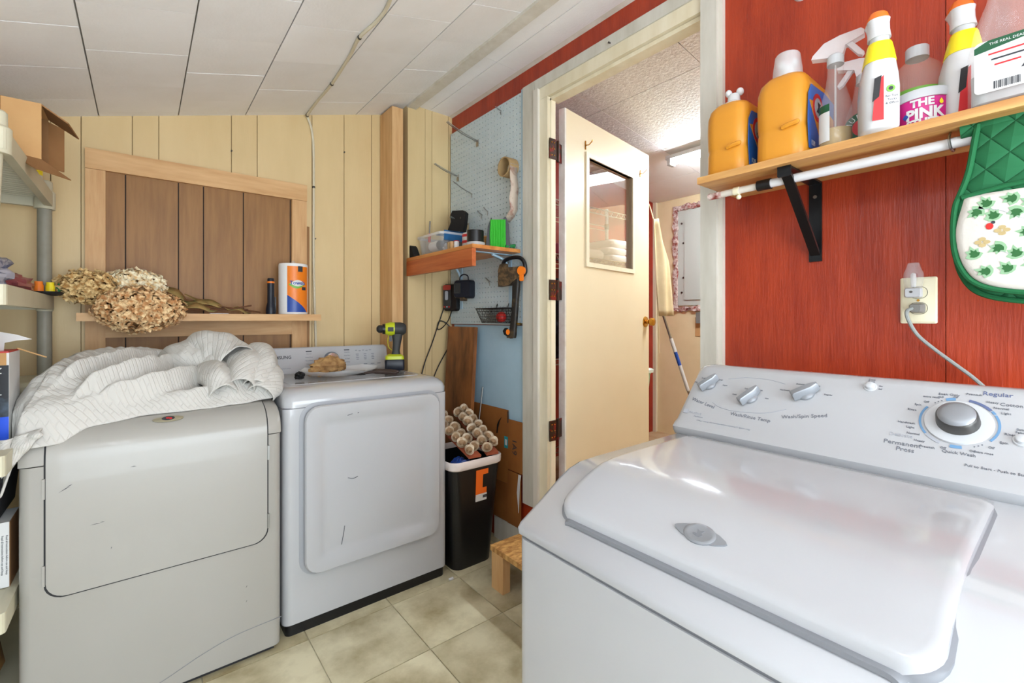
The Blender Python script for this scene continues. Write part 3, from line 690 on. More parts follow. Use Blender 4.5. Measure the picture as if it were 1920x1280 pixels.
obj('tube', G().cyl((2.70, .49, 2.205), (2.70, 1.67, 2.205), .019), 'tube_utility', fu)
for y in (.48, 1.685): obj('end_cap', G().box(2.67, 2.73, y - .012, y + .012, 2.182, 2.232).bevel(.004), 'white_plastic', fu)
# ================================================================== FRAMED RECESS ON THE BACK WALL
fp = thing('framed_panel', 'pine-framed brown plank panel with a ledge on the cream wall', 'framed panel', (.253, 2.62, .95))
XA, XB = -.185, .697
pg = [-.125, -.056, .132, .229, .395, .612, .64]
obj('backing', G().box(-.14, .65, 2.634, 2.6395, .92, 1.83), 'dark_groove', fp, smooth=0)
for x0, x1 in zip(pg, pg[1:]): obj('plank', G().box(x0 + .0025, x1 - .0025, 2.629, 2.6345, .92, 1.83), 'brown_panel', fp, smooth=0)
obj('stile', G().box(XA, -.121, 2.612, 2.639, .90, 1.812).bevel(.003), 'pine_v', fp)
obj('stile', G().box(.617, .690, 2.612, 2.639, .90, 1.812).bevel(.003), 'pine_v', fp)
obj('top_rail', G().box(XA, .691, 2.610, 2.639, 1.813, 1.898).bevel(.003), 'pine', fp)
obj('lower_rail', G().box(-.121, .617, 2.614, 2.639, 1.10, 1.172).bevel(.003), 'pine', fp)
obj('ledge', G().box(-.198, .714, 2.44, 2.639, 1.172, 1.204).bevel(.004), 'pine', fp)
obj('edge_strip', G().box(.692, .706, 2.622, 2.639, .9, 1.68), 'brown_panel', fp)
# leaning thick board in the corner
tag(obj('lumber_board', G().box(1.11, 1.176, 2.462, 2.632, .02, 2.395).bevel(.003), 'pine_v'), 'thick pine board standing upright in the cream wall corner', 'board')
# cable along the ceiling and down the wall
cp_ = [(.60, 1.25, ceil_z(.60) - .006), (.665, 1.5, ceil_z(.665) - .006), (.672, 1.62, ceil_z(.672) - .008), (.655, 1.75, ceil_z(.655) - .008), (.675, 1.92, ceil_z(.675) - .006), (.692, 2.2, ceil_z(.692) - .007), (.69, 2.42, ceil_z(.69) - .006), (.692, 2.61, ceil_z(.69) - .012),
       (.70, 2.628, 2.27), (.722, 2.632, 2.2), (.731, 2.632, 2.05), (.731, 2.632, 1.5), (.742, 2.632, 1.05), (.745, 2.632, .8)]
cb = thing('wall_cable', 'cream painted cable stapled along the ceiling and down the wall', 'cable', (.7, 2.63, .8))
obj('cable', G().tube(sm(cp_), .0065, 7), 'cable', cb)
for p in (cp_[3], cp_[5], cp_[7], (.731, 2.632, 1.9)): obj('staple', G().ball(p, .009, .009, .009, 8, 5), 'steel_dark', cb)

# ================================================================== LEFT SHELVING UNIT
su = thing('shelving_unit', 'beige plastic shelving unit with round posts beside the dryer', 'shelving', (-.48, 2.1, 0))
SX0, SX1, SY0, SY1 = -.70, -.266, 1.70, 2.52
for i, zt in enumerate((1.662, 1.268, .835, .44, .10)):
    x1 = SX1 if zt > .9 else -.268
    cxs, cys, wx_, wy_ = (SX0 + x1) / 2, (SY0 + SY1) / 2, x1 - SX0, SY1 - SY0
    rim = G().loft([[V((cxs + a_ * q / 1, cys + b_, zz)) for a_, b_ in rr(wx_ - k, wy_ - k, .012, n=3)] for k, zz, q in ((0, zt - .052, 1), (0, zt, 1), (.044, zt, 1), (.044, zt - .052, 1), (0, zt - .052, 1))], caps=(False, False))
    s_ = obj('shelf', G().box(SX0 + .021, x1 - .021, SY0 + .021, SY1 - .021, zt - .008, zt - .002), 'beige_plastic', su, smooth=0)
    obj('shelf_rim', rim, 'beige_plastic', s_, smooth=0)
    if zt > 1.2:
        for k in range(24): obj('shelf_rib', G().box(SX0 + .022, x1 - .022, SY0 + .03 + k * .0325, SY0 + .036 + k * .0325, zt - .022, zt - .006), 'beige_plastic', s_, smooth=0)
for (x, y) in ((SX1 - .024, 1.728), (SX1 - .024, 2.492), (SX0 + .024, 1.728), (SX0 + .024, 2.492)):
    fb = .075 if (x > -.4 and y < 2) else 0
    p_ = obj('post', G().cyl((x - fb, y, 0), (x - fb * .08, y, 1.61), .021, n=20), 'grey_plastic_post' if y > 2 else 'beige_plastic', su)
    obj('post_cap', G().lathe([(.03, 1.60), (.031, 1.665), (.023, 1.672), (.0225, 1.705), (.018, 1.71), (.001, 1.711)], (x, y, 0)), 'beige_plastic', p_)
    for zc in (1.24, .81, .41):
        if zc > 1 and not fb: obj('post_collar', G().cyl((x, y, zc - .03), (x, y, zc + .03), .0235, n=20), 'beige_plastic', p_)
# open cardboard box on the top shelf
bx = thing('cardboard_box', 'open brown cardboard box with torn flaps on the top shelf', 'box', (-.42, 2.06, 1.664))
x0, x1, y0, y1, z0, z1, t = -.62, -.238, 1.985, 2.125, 1.664, 1.835, .004
obj('side', G().box(x0, x1, y0, y0 + t, z0, z1), 'cardboard', bx, smooth=0)
obj('side', G().box(x0, x1, y1 - t, y1, z0, z1), 'cardboard_dark', bx, smooth=0)
obj('bottom', G().box(x0, x1, y0 + t, y1 - t, z0, z0 + t), 'cardboard', bx, smooth=0)
obj('top', G().box(x0, x1, y0 + t, y1 - t, z1 - t, z1), 'cardboard', bx, smooth=0)
obj('end', G().box(x0, x0 + t, y0 + t, y1 - t, z0 + t, z1 - t), 'cardboard_dark', bx, smooth=0)
def flap(p, th=.0035):
    g = G(); n_ = (V(p[1]) - V(p[0])).cross(V(p[3]) - V(p[0])).normalized() * th
    return g.loft([[V(q) for q in p], [V(q) + n_ for q in p]])
obj('flap', flap([(-.238, 1.99, z1), (-.238, 2.122, z1), (-.165, 2.13, 1.79), (-.178, 1.985, 1.792)]), 'cardboard_dark', bx, smooth=0)
obj('flap', flap([(-.31, 1.984, z0 + .012), (-.238, 1.984, z0 + .002), (-.178, 2.05, 1.63), (-.245, 1.93, 1.625)]), 'cardboard_dark', bx, smooth=0)
obj('flap', flap([(-.238, 2.122, z0 + .01), (-.238, 2.122, z1 - .01), (-.205, 2.17, z1 - .012), (-.205, 2.17, z0 + .015)]), 'cardboard_dark', bx, smooth=0)
obj('tape', G().box(-.325, -.322, y0 - .0006, y0, z0, z1), 'cardboard_dark', bx, smooth=0)
for zz in (1.745, 1.76): obj('hand_slot', G().box(-.37, -.333, y0 - .0008, y0, zz, zz + .006), 'cardboard_dark', bx, smooth=0)
# crumpled blobs helper
def blob(c, rx, ry, rz, seed, amp=.25, n=28, m=16, flat=True, fr=3.0):
    g = G(); c = V(c); rings = []
    for k in range(m + 1):
        t_ = max(.02, min(math.pi - .02, math.pi * k / m)); ring = []
        for i in range(n):
            d = V((math.sin(t_) * math.cos(2 * math.pi * i / n), math.sin(t_) * math.sin(2 * math.pi * i / n), -math.cos(t_)))
            f = 1 + amp * (noise.noise(d * fr + V((seed, 0, 0))) + .5 * abs(noise.noise(d * fr * 2.3 + V((0, seed, 0)))))
            p = V((d.x * rx, d.y * ry, d.z * rz)) * f
            if flat and p.z < -rz * .6: p.z = -rz * .6
            ring.append(c + p)
        rings.append(ring)
    return g.loft(rings)
tag(obj('paper_wad', blob((-.40, 2.06, 1.735), .10, .05, .075, 3, .4), 'paper_white'), 'crumpled grey paper stuffed inside the open cardboard box', 'paper')
bt = thing('plastic_bottle', 'white bottle under the cardboard box flap on top shelf', 'bottle', (-.32, 2.33, 1.664))
obj('body', G().lathe([(.001, 1.664), (.032, 1.664), (.034, 1.67), (.034, 1.79), (.014, 1.81), (.014, 1.83), (.001, 1.83)], (-.31, 2.33, 0)), 'plain_white', bt)
obj('label', G().lathe([(.0345, 1.69), (.0345, 1.74)], (-.31, 2.33, 0)), 'spray_yellow', bt)
# second shelf: plastic bag, tray, small bottles
pb = thing('plastic_bag', 'crumpled printed plastic bag on the second shelf', 'bag', (-.36, 1.98, 1.268))
obj('bag', blob((-.385, 2.0, 1.31), .075, .13, .06, 11, .55, 40, 24, fr=2.4), 'bag_print', pb)
obj('bag_tail', blob((-.33, 2.18, 1.292), .045, .13, .032, 5, .4, 28, 14), 'bag_red', pb)
tr = thing('plastic_tray', 'thin dark tray at the end of second shelf', 'tray', (-.33, 2.40, 1.268))
obj('tray', G().loft([[V((-.315 + x, 2.40 + y, z)) for x, y in rr(.16 + i, .19 + i, .03)] for z, i in ((1.269, -.01), (1.276, .01), (1.279, .012), (1.275, 0))]), 'gap_dark', tr)
for k, (x, y, m_) in enumerate(((-.29, 2.36, 'orange_plastic'), (-.265, 2.40, 'spray_yellow'), (-.25, 2.45, 'green_dark'), (-.30, 2.45, 'logo_red'))):
    tag(obj('pill_bottle', G().lathe([(.001, 1.276), (.013, 1.276), (.013, 1.302), (.011, 1.306), (.011, 1.316), (.001, 1.316)], (x, y, 0), n=16), m_), ('small orange bottle standing on the dark tray', 'small yellow bottle standing on the dark tray', 'small green bottle standing on the dark tray', 'small red bottle standing on the dark tray')[k], 'bottle', 'small bottles on the tray')
# tote and carton on the third shelf
tt = thing('storage_tote', 'beige plastic storage tote half hidden behind the quilt', 'tote', (-.40, 2.32, .836))
obj('body', G().loft([[V((-.405 + x, 2.33 + y, z)) for x, y in rr(.24 + i, .30 + i, .03)] for z, i in ((.836, -.02), (.945, 0))]), 'beige_plastic', tt)
obj('lid', G().loft([[V((-.40 + x, 2.33 + y, z)) for x, y in rr(.262 + i, .322 + i, .03)] for z, i in ((.94, 0), (.958, 0), (.968, -.02), (.970, -.05))]), 'beige_plastic', tt)
ct = thing('product_carton', 'tall worn carton, black and blue, between shelving post and quilt', 'carton', (-.37, 1.99, .836))
obj('body', G().box(-.44, -.292, 1.90, 2.045, .836, 1.085), 'plain_white', ct, smooth=0)
obj('front_print', G().box(-.44, -.2925, 1.8985, 1.90, .905, 1.05), 'carton_black', ct, smooth=0)
obj('blue_band', G().box(-.44, -.2925, 1.8985, 1.90, .836, .905), 'carton_blue', ct, smooth=0)
obj('front_panel', G().box(-.44, -.297, 1.898, 1.90, 1.05, 1.085), 'cardboard', ct, smooth=0)
obj('red_edge', G().box(-.44, -.293, 1.899, 2.04, 1.085, 1.089), 'logo_red', ct, smooth=0)
txt('Natural', .026, frame((-.316, 1.898, 1.005), (0, 0, -1), (1, 0, 0)), 'plain_white', ct)
sc = thing('plastic_scraper', 'white curved plastic scraper lying on the tall carton', 'scraper', (-.35, 1.97, 1.089))
SM_ = frame((-.32, 1.95, 1.089), (.82, .57, 0), (0, 0, 1))
obj('blade', G().prism([(-.09, .045), (-.04, .058), (.0, .055), (.04, .045), (.075, .030), (.04, .028), (.012, .022), (-.03, .026), (-.09, .028)], SM_, -.02, .0), 'white_gloss', sc)
obj('neck', G().prism([(-.028, 0), (.012, 0), (.014, .026), (-.03, .03)], SM_, -.017, -.002), 'white_gloss', sc)
tag(obj('wood_skewer', G().tube([(-.29, 1.99, 1.0895 + .004), (-.235, 2.05, 1.060)], .0022, 6), 'pine'), 'thin wooden skewer poking past the tall carton', 'skewer')
# lower shelf
lc = thing('printed_carton', 'small pale carton with printed text low beside the dryer', 'carton', (-.37, 1.92, .441))
obj('body', G().box(-.46, -.285, 1.86, 1.99, .441, .62), 'plain_white', lc, smooth=0)
obj('side', G().box(-.2855, -.284, 1.86, 1.99, .441, .62), 'cardboard_dark', lc, smooth=0)
for k in range(9): txt('Read all instructions before use and keep', .0065, frame((-.29 - k * .0085, 1.8595, .53), (0, 0, -1), (1, 0, 0)), 'print_dark', lc)
tag(obj('plastic_bin', G().loft([[V((-.40 + x, 2.0 + y, z)) for x, y in rr(.2 + i, .26 + i, .02)] for z, i in ((.622, -.02), (.74, 0), (.745, .012), (.73, .014), (.735, -.004))]), 'gap_dark'), 'dark plastic bin on top of the small printed carton', 'bin')
pbg = thing('paper_bag', 'brown paper bag on the lowest shelf beside the dryer', 'bag', (-.38, 1.9, .101))
obj('bag', blob((-.40, 1.97, .20), .075, .13, .15, 8, .2), 'bag_brown', pbg); obj('bag_fold', G().box(-.46, -.33, 1.88, 2.06, .32, .345).bevel(.01), 'bag_brown', pbg)

# ================================================================== PEGBOARD AND LOWER PANEL
PX, PY0, PY1, PZ0, PZ1, PS = 1.492, 1.772, 2.455, 1.150, 2.325, .0268
pgb = thing('pegboard', 'pale blue pegboard with rows of holes beside the doorway', 'pegboard', (1.5, 2.11, PZ0))
ny, nz_ = int((PY1 - PY0) / PS), int((PZ1 - PZ0) / PS)
cy_, cz_ = (PY1 - PY0) / ny, (PZ1 - PZ0) / nz_
verts, faces = [], []
ca = [(math.cos(R(45 * k)), math.sin(R(45 * k))) for k in range(8)]
sq = [(1, 0), (1, 1), (0, 1), (-1, 1), (-1, 0), (-1, -1), (0, -1), (1, -1)]
hr = .0042
for j in range(nz_):
    for i in range(ny):
        y, z = PY0 + (i + .5) * cy_, PZ0 + (j + .5) * cz_; b0 = len(verts)
        verts += [(PX, y + a_ * cy_ / 2, z + b_ * cz_ / 2) for a_, b_ in sq] + [(PX, y + a_ * hr, z + b_ * hr) for a_, b_ in ca] + [(PX + .0045, y + a_ * hr, z + b_ * hr) for a_, b_ in ca]
        for k in range(8):
            n_ = (k + 1) % 8; faces.append((b0 + k, b0 + 8 + k, b0 + 8 + n_, b0 + n_)); faces.append((b0 + 8 + k, b0 + 16 + k, b0 + 16 + n_, b0 + 8 + n_))
me = bpy.data.meshes.new('sheet'); me.from_pydata(verts, [], faces)
g = G(); g.b.from_mesh(me); bmesh.ops.remove_doubles(g.b, verts=g.b.verts, dist=.0001); bpy.data.meshes.remove(me)
so = obj('sheet', g, 'peg_blue', pgb, smooth=0)
obj('backing', G().box(PX + .0046, 1.509, PY0, PY1, PZ0, PZ1), 'peg_back', pgb, smooth=0)
obj('edge_strip', G().box(PX - .002, 1.509, PY0 - .016, PY0, PZ0, PZ1 + .012).bevel(.002), 'panel_blue', pgb)
tag(obj('blue_board', G().box(1.497, 1.509, 1.757, 2.42, .60, 1.146).bevel(.002), 'panel_blue'), 'smooth light blue painted board below the pegboard', 'board')
# pegboard hooks
def hook(y, z, l, up, dbl, label):
    h = thing('pegboard_hook', label, 'hook', (PX, y, z), group='pegboard hooks')
    if dbl:
        for dy in (-.006, .006): obj('prong', G().tube(sm([(PX, y + dy, z), (PX - l * .5, y + dy * 1.3, z + up * .35), (PX - l * .92, y + dy, z + up * .85), (PX - l, y + dy, z + up)], 4), .0026, 6), 'steel', h)
        obj('plate', G().box(PX - .0025, PX - .0005, y - .012, y + .012, z - .03, z + .008), 'steel', h)
    else:
        obj('prong', G().tube(sm([(PX, y, z), (PX - l * .5, y, z + up * .4), (PX - l * .92, y, z + up * .9), (PX - l, y, z + up)], 4), .003, 6), 'steel', h)
        obj('plate', G().tube([(PX - .003, y, z), (PX - .003, y, z - .022)], .002, 5), 'steel', h)
hook(2.162, 2.194, .20, .06, True, 'long double steel hook near the top of pegboard')
hook(2.37, 2.045, .16, .045, True, 'long double steel hook near the cream corner')
hook(2.216, 1.905, .13, .05, False, 'single long steel hook under the double hooks')
hook(2.26, 1.735, .12, .03, True, 'double steel hook in front of the black holster')
hook(1.94, 2.29, .04, .012, False, 'short hook at the top of the pegboard')
hook(2.12, 1.768, .03, .02, False, 'small curved hook above the tape rolls')
hook(2.06, 1.775, .03, .02, False, 'small curved hook above the green cord spool')
hook(1.87, 1.478, .10, .022, True, 'double steel hook holding the axe')
hook(2.04, 1.385, .03, .02, False, 'small hook under shelf beside the battery charger')
hook(1.93, 1.385, .03, .02, False, 'small hook under the shelf beside the axe')

# ---- wooden shelf on the pegboard
ps = thing('wall_shelf', 'orange-brown wooden shelf with front board on the pegboard', 'shelf', (1.35, 2.11, 1.43))
obj('top_board', G().box(1.20, PX - .001, 1.782, 2.466, 1.515, 1.533).bevel(.002), 'stained_top', ps)
obj('front_board', G().box(1.20, 1.222, 1.785, 2.466, 1.43, 1.514).bevel(.002), 'stained', ps)
for y in (1.86, 2.33):
    obj('bracket', G().box(PX - .004, PX - .0005, y - .012, y + .012, 1.24, 1.512).box(1.24, PX - .001, y - .012, y + .012, 1.509, 1.513).tube(sm([(PX - .004, y, 1.42), (PX - .04, y, 1.48), (PX - .12, y, 1.507)]), .007, 6), 'panel_blue', ps)

# ================================================================== THINGS ON THE PEGBOARD SHELF (top at z = 1.533)
ZS = 1.534
tb = thing('storage_box', 'clear plastic box with blue lid edge on the pegboard shelf', 'box', (1.34, 2.30, ZS))
def rect3(cx, cy, w, h, r, z, n=4): return [V((cx + x, cy + y, z)) for x, y in rr(w, h, r, n=n)]
obj('body', G().loft([rect3(1.345, 2.295, .16, .24, .02, ZS), rect3(1.345, 2.295, .185, .275, .025, ZS + .115), rect3(1.345, 2.295, .180, .27, .024, ZS + .115), rect3(1.345, 2.295, .152, .232, .02, ZS + .004)], caps=(True, True)), 'clear_plastic', tb)
obj('rim', G().loft([rect3(1.345, 2.295, .20, .29, .03, ZS + .108), rect3(1.345, 2.295, .20, .29, .03, ZS + .120), rect3(1.345, 2.295, .183, .273, .025, ZS + .122), rect3(1.345, 2.295, .183, .273, .025, ZS + .108)], caps=(False, False)), 'frost_plastic', tb)
obj('blue_flap', G().box(1.27, 1.44, 2.155, 2.16, ZS + .075, ZS + .128).box(1.30, 1.445, 2.155, 2.30, ZS + .122, ZS + .127), 'blue_plastic', tb)
tag(obj('paper_roll', G().lathe([(.006, 0), (.028, 0), (.028, .09), (.006, .09)], (0, 0, 0), 'y').cyl((0, 0, 0), (0, .0005, 0), .028), 'paper_white'), 'white paper roll inside the clear shelf box', 'roll').location = (1.31, 2.31, ZS + .034)
tag(obj('tape_dispenser', blob((1.35, 2.21, ZS + .032), .05, .035, .036, 4, .3), 'white_gloss'), 'white plastic lump inside the clear shelf box', 'dispenser')
hs_ = thing('holster', 'black rigid holster standing behind the clear shelf box', 'holster', (1.42, 2.24, ZS))
HM = frame((1.405, 2.262, ZS), (.35, -1, 0), (0, 0, 1))
obj('shell', G().prism([(-.10, .0), (.05, .0), (.055, .10), (.075, .17), (.085, .245), (.065, .262), (-.01, .268), (-.025, .245), (-.02, .205), (-.05, .15), (-.09, .09)], HM, -.014, .014).bevel(.006, 2), 'black_rough', hs_)
for (x, y) in ((.05, .22), (.0, .125), (.04, .14), (-.03, .06)): obj('rivet', G().prism(ell(.005, .005, x, y, 10), HM, .014, .016), 'steel_dark', hs_)
sd = thing('screwdriver', 'small red-handled screwdriver standing up in the shelf box', 'screwdriver', (1.31, 2.42, ZS + .09))
obj('handle', G().lathe([(.004, .09), (.008, .095), (.009, .13), (.006, .14), (.004, .142)], (1.30, 2.375, ZS)), 'red_plastic', sd); obj('shaft', G().cyl((1.30, 2.375, ZS + .14), (1.303, 2.373, ZS + .215), .0045, n=8), 'steel_dark', sd)
tag(obj('rubber_wedge', G().prism([(0, 0), (.075, 0), (.06, .02), (.02, .045), (0, .06)], frame((1.235, 2.455, ZS), (0, 0, 1), (0, -1, 0)), -.02, .02).bevel(.003), 'black_rough'), 'small black rubber wedge at the shelf end by the cream corner', 'wedge')
cn = thing('paint_can', 'small red and white can behind the black tape on shelf', 'can', (1.37, 2.03, ZS))
obj('can', G().lathe([(.001, 0), (.045, 0), (.045, .095), (.042, .1), (.042, .096), (.001, .096)], (1.36, 2.035, ZS)), 'plain_white', cn)
for z in (.012, .045, .078): obj('red_band', G().lathe([(.0455, z), (.0455, z + .014)], (1.36, 2.035, ZS)), 'logo_red', cn)
def tape(name, label, c, r, h, m, core='tape_side'):
    t_ = thing(name, label, 'tape', c); obj('roll', G().loft([[V(c) + V((q * math.cos(R(15 * i)), q * math.sin(R(15 * i)), z)) for i in range(24)] for q, z in ((r, 0), (r, h), (r * .62, h), (r * .62, 0), (r, 0))], caps=(False, False)), m, t_)
    obj('core', G().loft([[V(c) + V((q * math.cos(R(15 * i)), q * math.sin(R(15 * i)), z)) for i in range(24)] for q, z in ((r * .62, .001), (r * .62, h + .001), (r * .55, h + .001), (r * .55, .001))], caps=(False, False)), core, t_)
tape('tape_roll', 'clear packing tape roll under the black tape roll', (1.282, 1.875, ZS), .047, .022, 'frost_plastic')
tape('tape_roll', 'wide black tape roll lying on a clear tape roll', (1.284, 1.88, ZS + .024), .042, .058, 'black_plastic')
for k, (y, m_, lb) in enumerate(((2.085, 'tape_side', 'small tan spool beside the clear shelf box'), (2.058, 'pine', 'small pale wooden spool between tan and red spools'), (2.02, 'red_plastic', 'small red and white spool in front of the paint can'))):
    sp = thing('thread_spool', lb, 'spool', (1.262, y, ZS), group='spools on the pegboard shelf')
    obj('flange', G().lathe([(.001, 0), (.016, 0), (.016, .004), (.001, .004)], (1.262, y, ZS)), m_, sp); obj('winding', G().lathe([(.0135, .004), (.0135, .045)], (1.262, y, ZS), n=18), 'plain_white' if k == 2 else m_, sp); obj('flange', G().lathe([(.001, .045), (.015, .045), (.015, .049), (.001, .049)], (1.262, y, ZS)), m_, sp)
tag(obj('twine_ball', G().lathe([(.001, 0), (.022, 0)] + [(.024 + .0016 * (k % 2), .004 * k) for k in range(1, 17)] + [(.018, .07), (.006, .07)], (1.375, 1.91, ZS)), 'twine'), 'spool of tan twine between black tape and green cord', 'twine')
gs = thing('cord_spool', 'bright green cord wound on a black winder on shelf', 'spool', (1.41, 1.84, ZS))
GM = frame((1.395, 1.842, ZS), (.8, -.6, 0), (.0, -.12, 1))
obj('winder', G().prism([(-.062, 0), (-.05, .11), (-.035, .15), (-.03, .15), (-.03, 0)], GM, -.02, .02).prism([(.03, 0), (.03, .155), (.04, .155), (.055, .12), (.062, 0)], GM, -.02, .02), 'black_plastic', gs)
g = G()
for i in range(9): g.tube([GM @ V((-.034 + i * .0082, .004, .022)), GM @ V((-.036 + i * .0085, .07, .029)), GM @ V((-.032 + i * .0078, .140, .022))], .0052, 6); g.tube([GM @ V((-.034 + i * .0082, .004, -.022)), GM @ V((-.036 + i * .0085, .07, -.029)), GM @ V((-.032 + i * .0078, .140, -.022))], .0052, 6)
obj('cord', g, 'cord_green', gs, kind='stuff'); obj('cord_core', G().prism([(-.04, .002), (.04, .002), (.038, .142), (-.038, .142)], GM, -.022, .022).bevel(.006), 'cord_green', gs)
tag(obj('cord_bundle', G().tube(sm([(1.41, 1.80, ZS + .008), (1.455, 1.795, ZS + .014), (1.475, 1.81, ZS + .022), (1.45, 1.83, ZS + .012), (1.42, 1.805, ZS + .02), (1.47, 1.80, ZS + .01)]), .007, 7), 'green_dark'), 'small dark green cord coil at the shelf end', 'cord')
# tape roll hanging on the pegboard, with a loose strip
tp = thing('tape_roll', 'brown tape roll with a peeling strip hung on the pegboard', 'tape', (1.46, 1.83, 1.93))
obj('roll', G().loft([[V((x, 1.835 + q * math.cos(R(15 * i)), 1.952 + q * math.sin(R(15 * i)))) for i in range(24)] for q, x in ((.05, 1.485), (.05, 1.425), (.044, 1.425), (.044, 1.485), (.05, 1.485))], caps=(False, False)), 'tape_side', tp)
obj('strip', G().loft([[V((x0_, y, z)), V((x0_ + .05, y + dy, z))] for x0_, y, z, dy in ((1.428, 1.787, 1.96, 0), (1.426, 1.785, 1.90, .004), (1.43, 1.782, 1.84, .0), (1.425, 1.79, 1.78, -.006), (1.43, 1.785, 1.73, .006), (1.425, 1.81, 1.70, .0), (1.43, 1.845, 1.685, .0), (1.44, 1.87, 1.684, 0))], closed=False), 'tape_peel', tp)
tp.children[-1].modifiers.new('s', 'SOLIDIFY').thickness = .0015
# chargers
ch = thing('battery_charger', 'black and orange wall charger hanging beside the battery charger', 'charger', (1.47, 2.40, 1.23))
CHM = frame((1.47, 2.398, 1.31), (.45, -1, 0), (0, 0, 1))
obj('body', G().rings2([(rr(.105, .165, .02), -.02), (rr(.105, .165, .02), .018), (rr(.092, .15, .018), .028)], CHM, (True, True)), 'black_plastic', ch)
obj('face', G().prism(rr(.055, .14, .02, -.018, .002), CHM, .027, .032), 'charcoal', ch); obj('top_band', G().prism(rr(.055, .03, .008, -.018, .06), CHM, .031, .034), 'charger_red', ch)
obj('handle', G().prism(rr(.02, .055, .008, -.02, .012), CHM, .031, .036), 'print_light', ch)
for k in range(3): obj('terminal', G().prism(rr(.008, .008, .001, -.034 + .016 * k, -.056), CHM, .031, .035), 'red_plastic' if k != 1 else 'print_light', ch)
c2_ = thing('battery_charger', 'dark boxy battery charger with a top loop on the pegboard', 'charger', (1.46, 2.245, 1.29))
C2M = frame((1.448, 2.235, 1.352), (.45, -1, 0), (0, 0, 1))
obj('body', G().rings2([(rr(.12, .105, .018), -.035), (rr(.12, .105, .018), .012), (rr(.108, .09, .015), .024)], C2M, (True, True)), 'navy_plastic', c2_)
obj('socket', G().rings2([(rr(.045, .06, .006, -.03, .005), .024), (rr(.045, .06, .006, -.03, .005), .029), (rr(.036, .05, .005, -.03, .005), .029), (rr(.034, .048, .005, -.03, .005), .0245)], C2M), 'charcoal', c2_)
obj('loop', G().tube(sm([C2M @ V(p) for p in ((-.03, .05, 0), (-.025, .075, 0), (.0, .086, 0), (.025, .075, 0), (.03, .05, 0))]), .004, 7), 'navy_plastic', c2_)
obj('foot', G().prism(rr(.03, .02, .004, .0, -.058), C2M, -.01, .02), 'camo', c2_)
for (nm, lb, pts) in (('power_cord', 'long black cord hanging from charger down behind the dryer', [(1.455, 2.43, 1.36), (1.44, 2.45, 1.25), (1.40, 2.458, 1.13), (1.36, 2.455, 1.03), (1.31, 2.45, .92), (1.27, 2.44, .80)]),
                      ('power_cord', 'thin black cord looping below the chargers on cream panelling', [(1.45, 2.37, 1.235), (1.44, 2.40, 1.17), (1.42, 2.44, 1.125), (1.40, 2.455, 1.12), (1.41, 2.455, 1.165), (1.445, 2.45, 1.162), (1.475, 2.43, 1.13)]),
                      ('power_cord', 'short black cord hanging beside the leaning brown board', [(1.47, 2.43, 1.02), (1.44, 2.455, .95), (1.40, 2.458, .88), (1.36, 2.455, .80)])):
    tag(obj(nm, G().tube(sm(pts), .0035, 6), 'black_plastic'), lb, 'cord')
# axe with sheath hung by its hook
ax = thing('axe', 'black hatchet with orange details in a camouflage sheath', 'axe', (1.44, 1.80, 1.10))
AM = frame((1.452, 1.79, 1.40), (.25, -1, 0), (0, 0, 1))
obj('head_sheath', G().prism([(-.085, -.055), (-.085, .03), (-.075, .058), (-.045, .062), (-.04, .04), (.045, .04), (.055, .03), (.055, -.01), (.03, -.02), (-.02, -.05)], AM, -.016, .016).bevel(.004), 'camo', ax)
obj('sheath_loop', G().tube(sm([AM @ V(p) for p in ((-.07, .04, 0), (-.055, .075, 0), (-.01, .088, 0), (.04, .085, 0), (.068, .06, 0), (.075, .015, 0), (.06, -.005, 0))]), .010, 8), 'black_plastic', ax)
obj('clip', G().prism(ell(.022, .022, .062, .018, 16), AM, .008, .022).prism(rr(.018, .034, .006, .062, -.016), AM, .008, .020), 'orange_plastic', ax, label='orange clip')
obj('handle', G().loft([[AM @ V((cx_ + x, z, y)) for x, y in rr(w_, .026, .01)] for cx_, z, w_ in ((.018, .03, .05), (.02, -.04, .042), (.015, -.12, .036), (.008, -.21, .034), (.0, -.27, .038), (-.008, -.30, .052), (-.012, -.315, .05))]), 'axe_black', ax)
obj('pommel', G().prism([(-.045, -.265), (-.03, -.285), (-.01, -.318), (-.05, -.298), (-.058, -.28)], AM, -.012, .012).bevel(.003), 'black_plastic', ax)
obj('pommel_ring', G().prism(ell(.011, .014, -.022, -.285, 14), AM, .012, .017), 'orange_plastic', ax)
# wire basket with a red ball
wk = thing('wire_basket', 'small black wire mesh basket hanging low on the pegboard', 'basket', (1.44, 1.93, 1.155))
def bring(z, ins): return [V((1.44 + x, 1.92 + y, z)) for x, y in rr(.088 - ins, .26 - ins * 1.6, .015, n=3)]
obj('rim', G().tube(bring(1.235, 0) + [bring(1.235, 0)[0]], .0035, 6), 'black_metal', wk)
g = G()
for k in range(1, 6): r_ = bring(1.235 - .014 * k, .007 * k); g.tube(r_ + [r_[0]], .0010, 4)
top_, bot_ = bring(1.235, 0), bring(1.160, .038)
for i in range(len(top_)):
    j = (i + 1) % len(top_); n_ = max(1, int((top_[j] - top_[i]).length / .012))
    for k in range(n_): f = k / n_; g.tube([top_[i].lerp(top_[j], f), bot_[i].lerp(bot_[j], f)], .0009, 4)
for k in range(18): y = 1.82 + k * .0112; g.tube([(1.417, y, 1.160), (1.463, y, 1.160)], .0009, 4)
obj('mesh_wires', g, 'black_metal', wk, kind='stuff')
for y in (1.87, 1.97): obj('hanger', G().tube([(1.478, y, 1.235), (1.488, y, 1.262), (1.491, y, 1.25)], .002, 6), 'black_metal', wk)
tag(obj('rubber_ball', G().ball((1.44, 1.872, 1.19), .028, n=20, m=12), 'red_plastic'), 'red ball in the wire basket', 'ball')
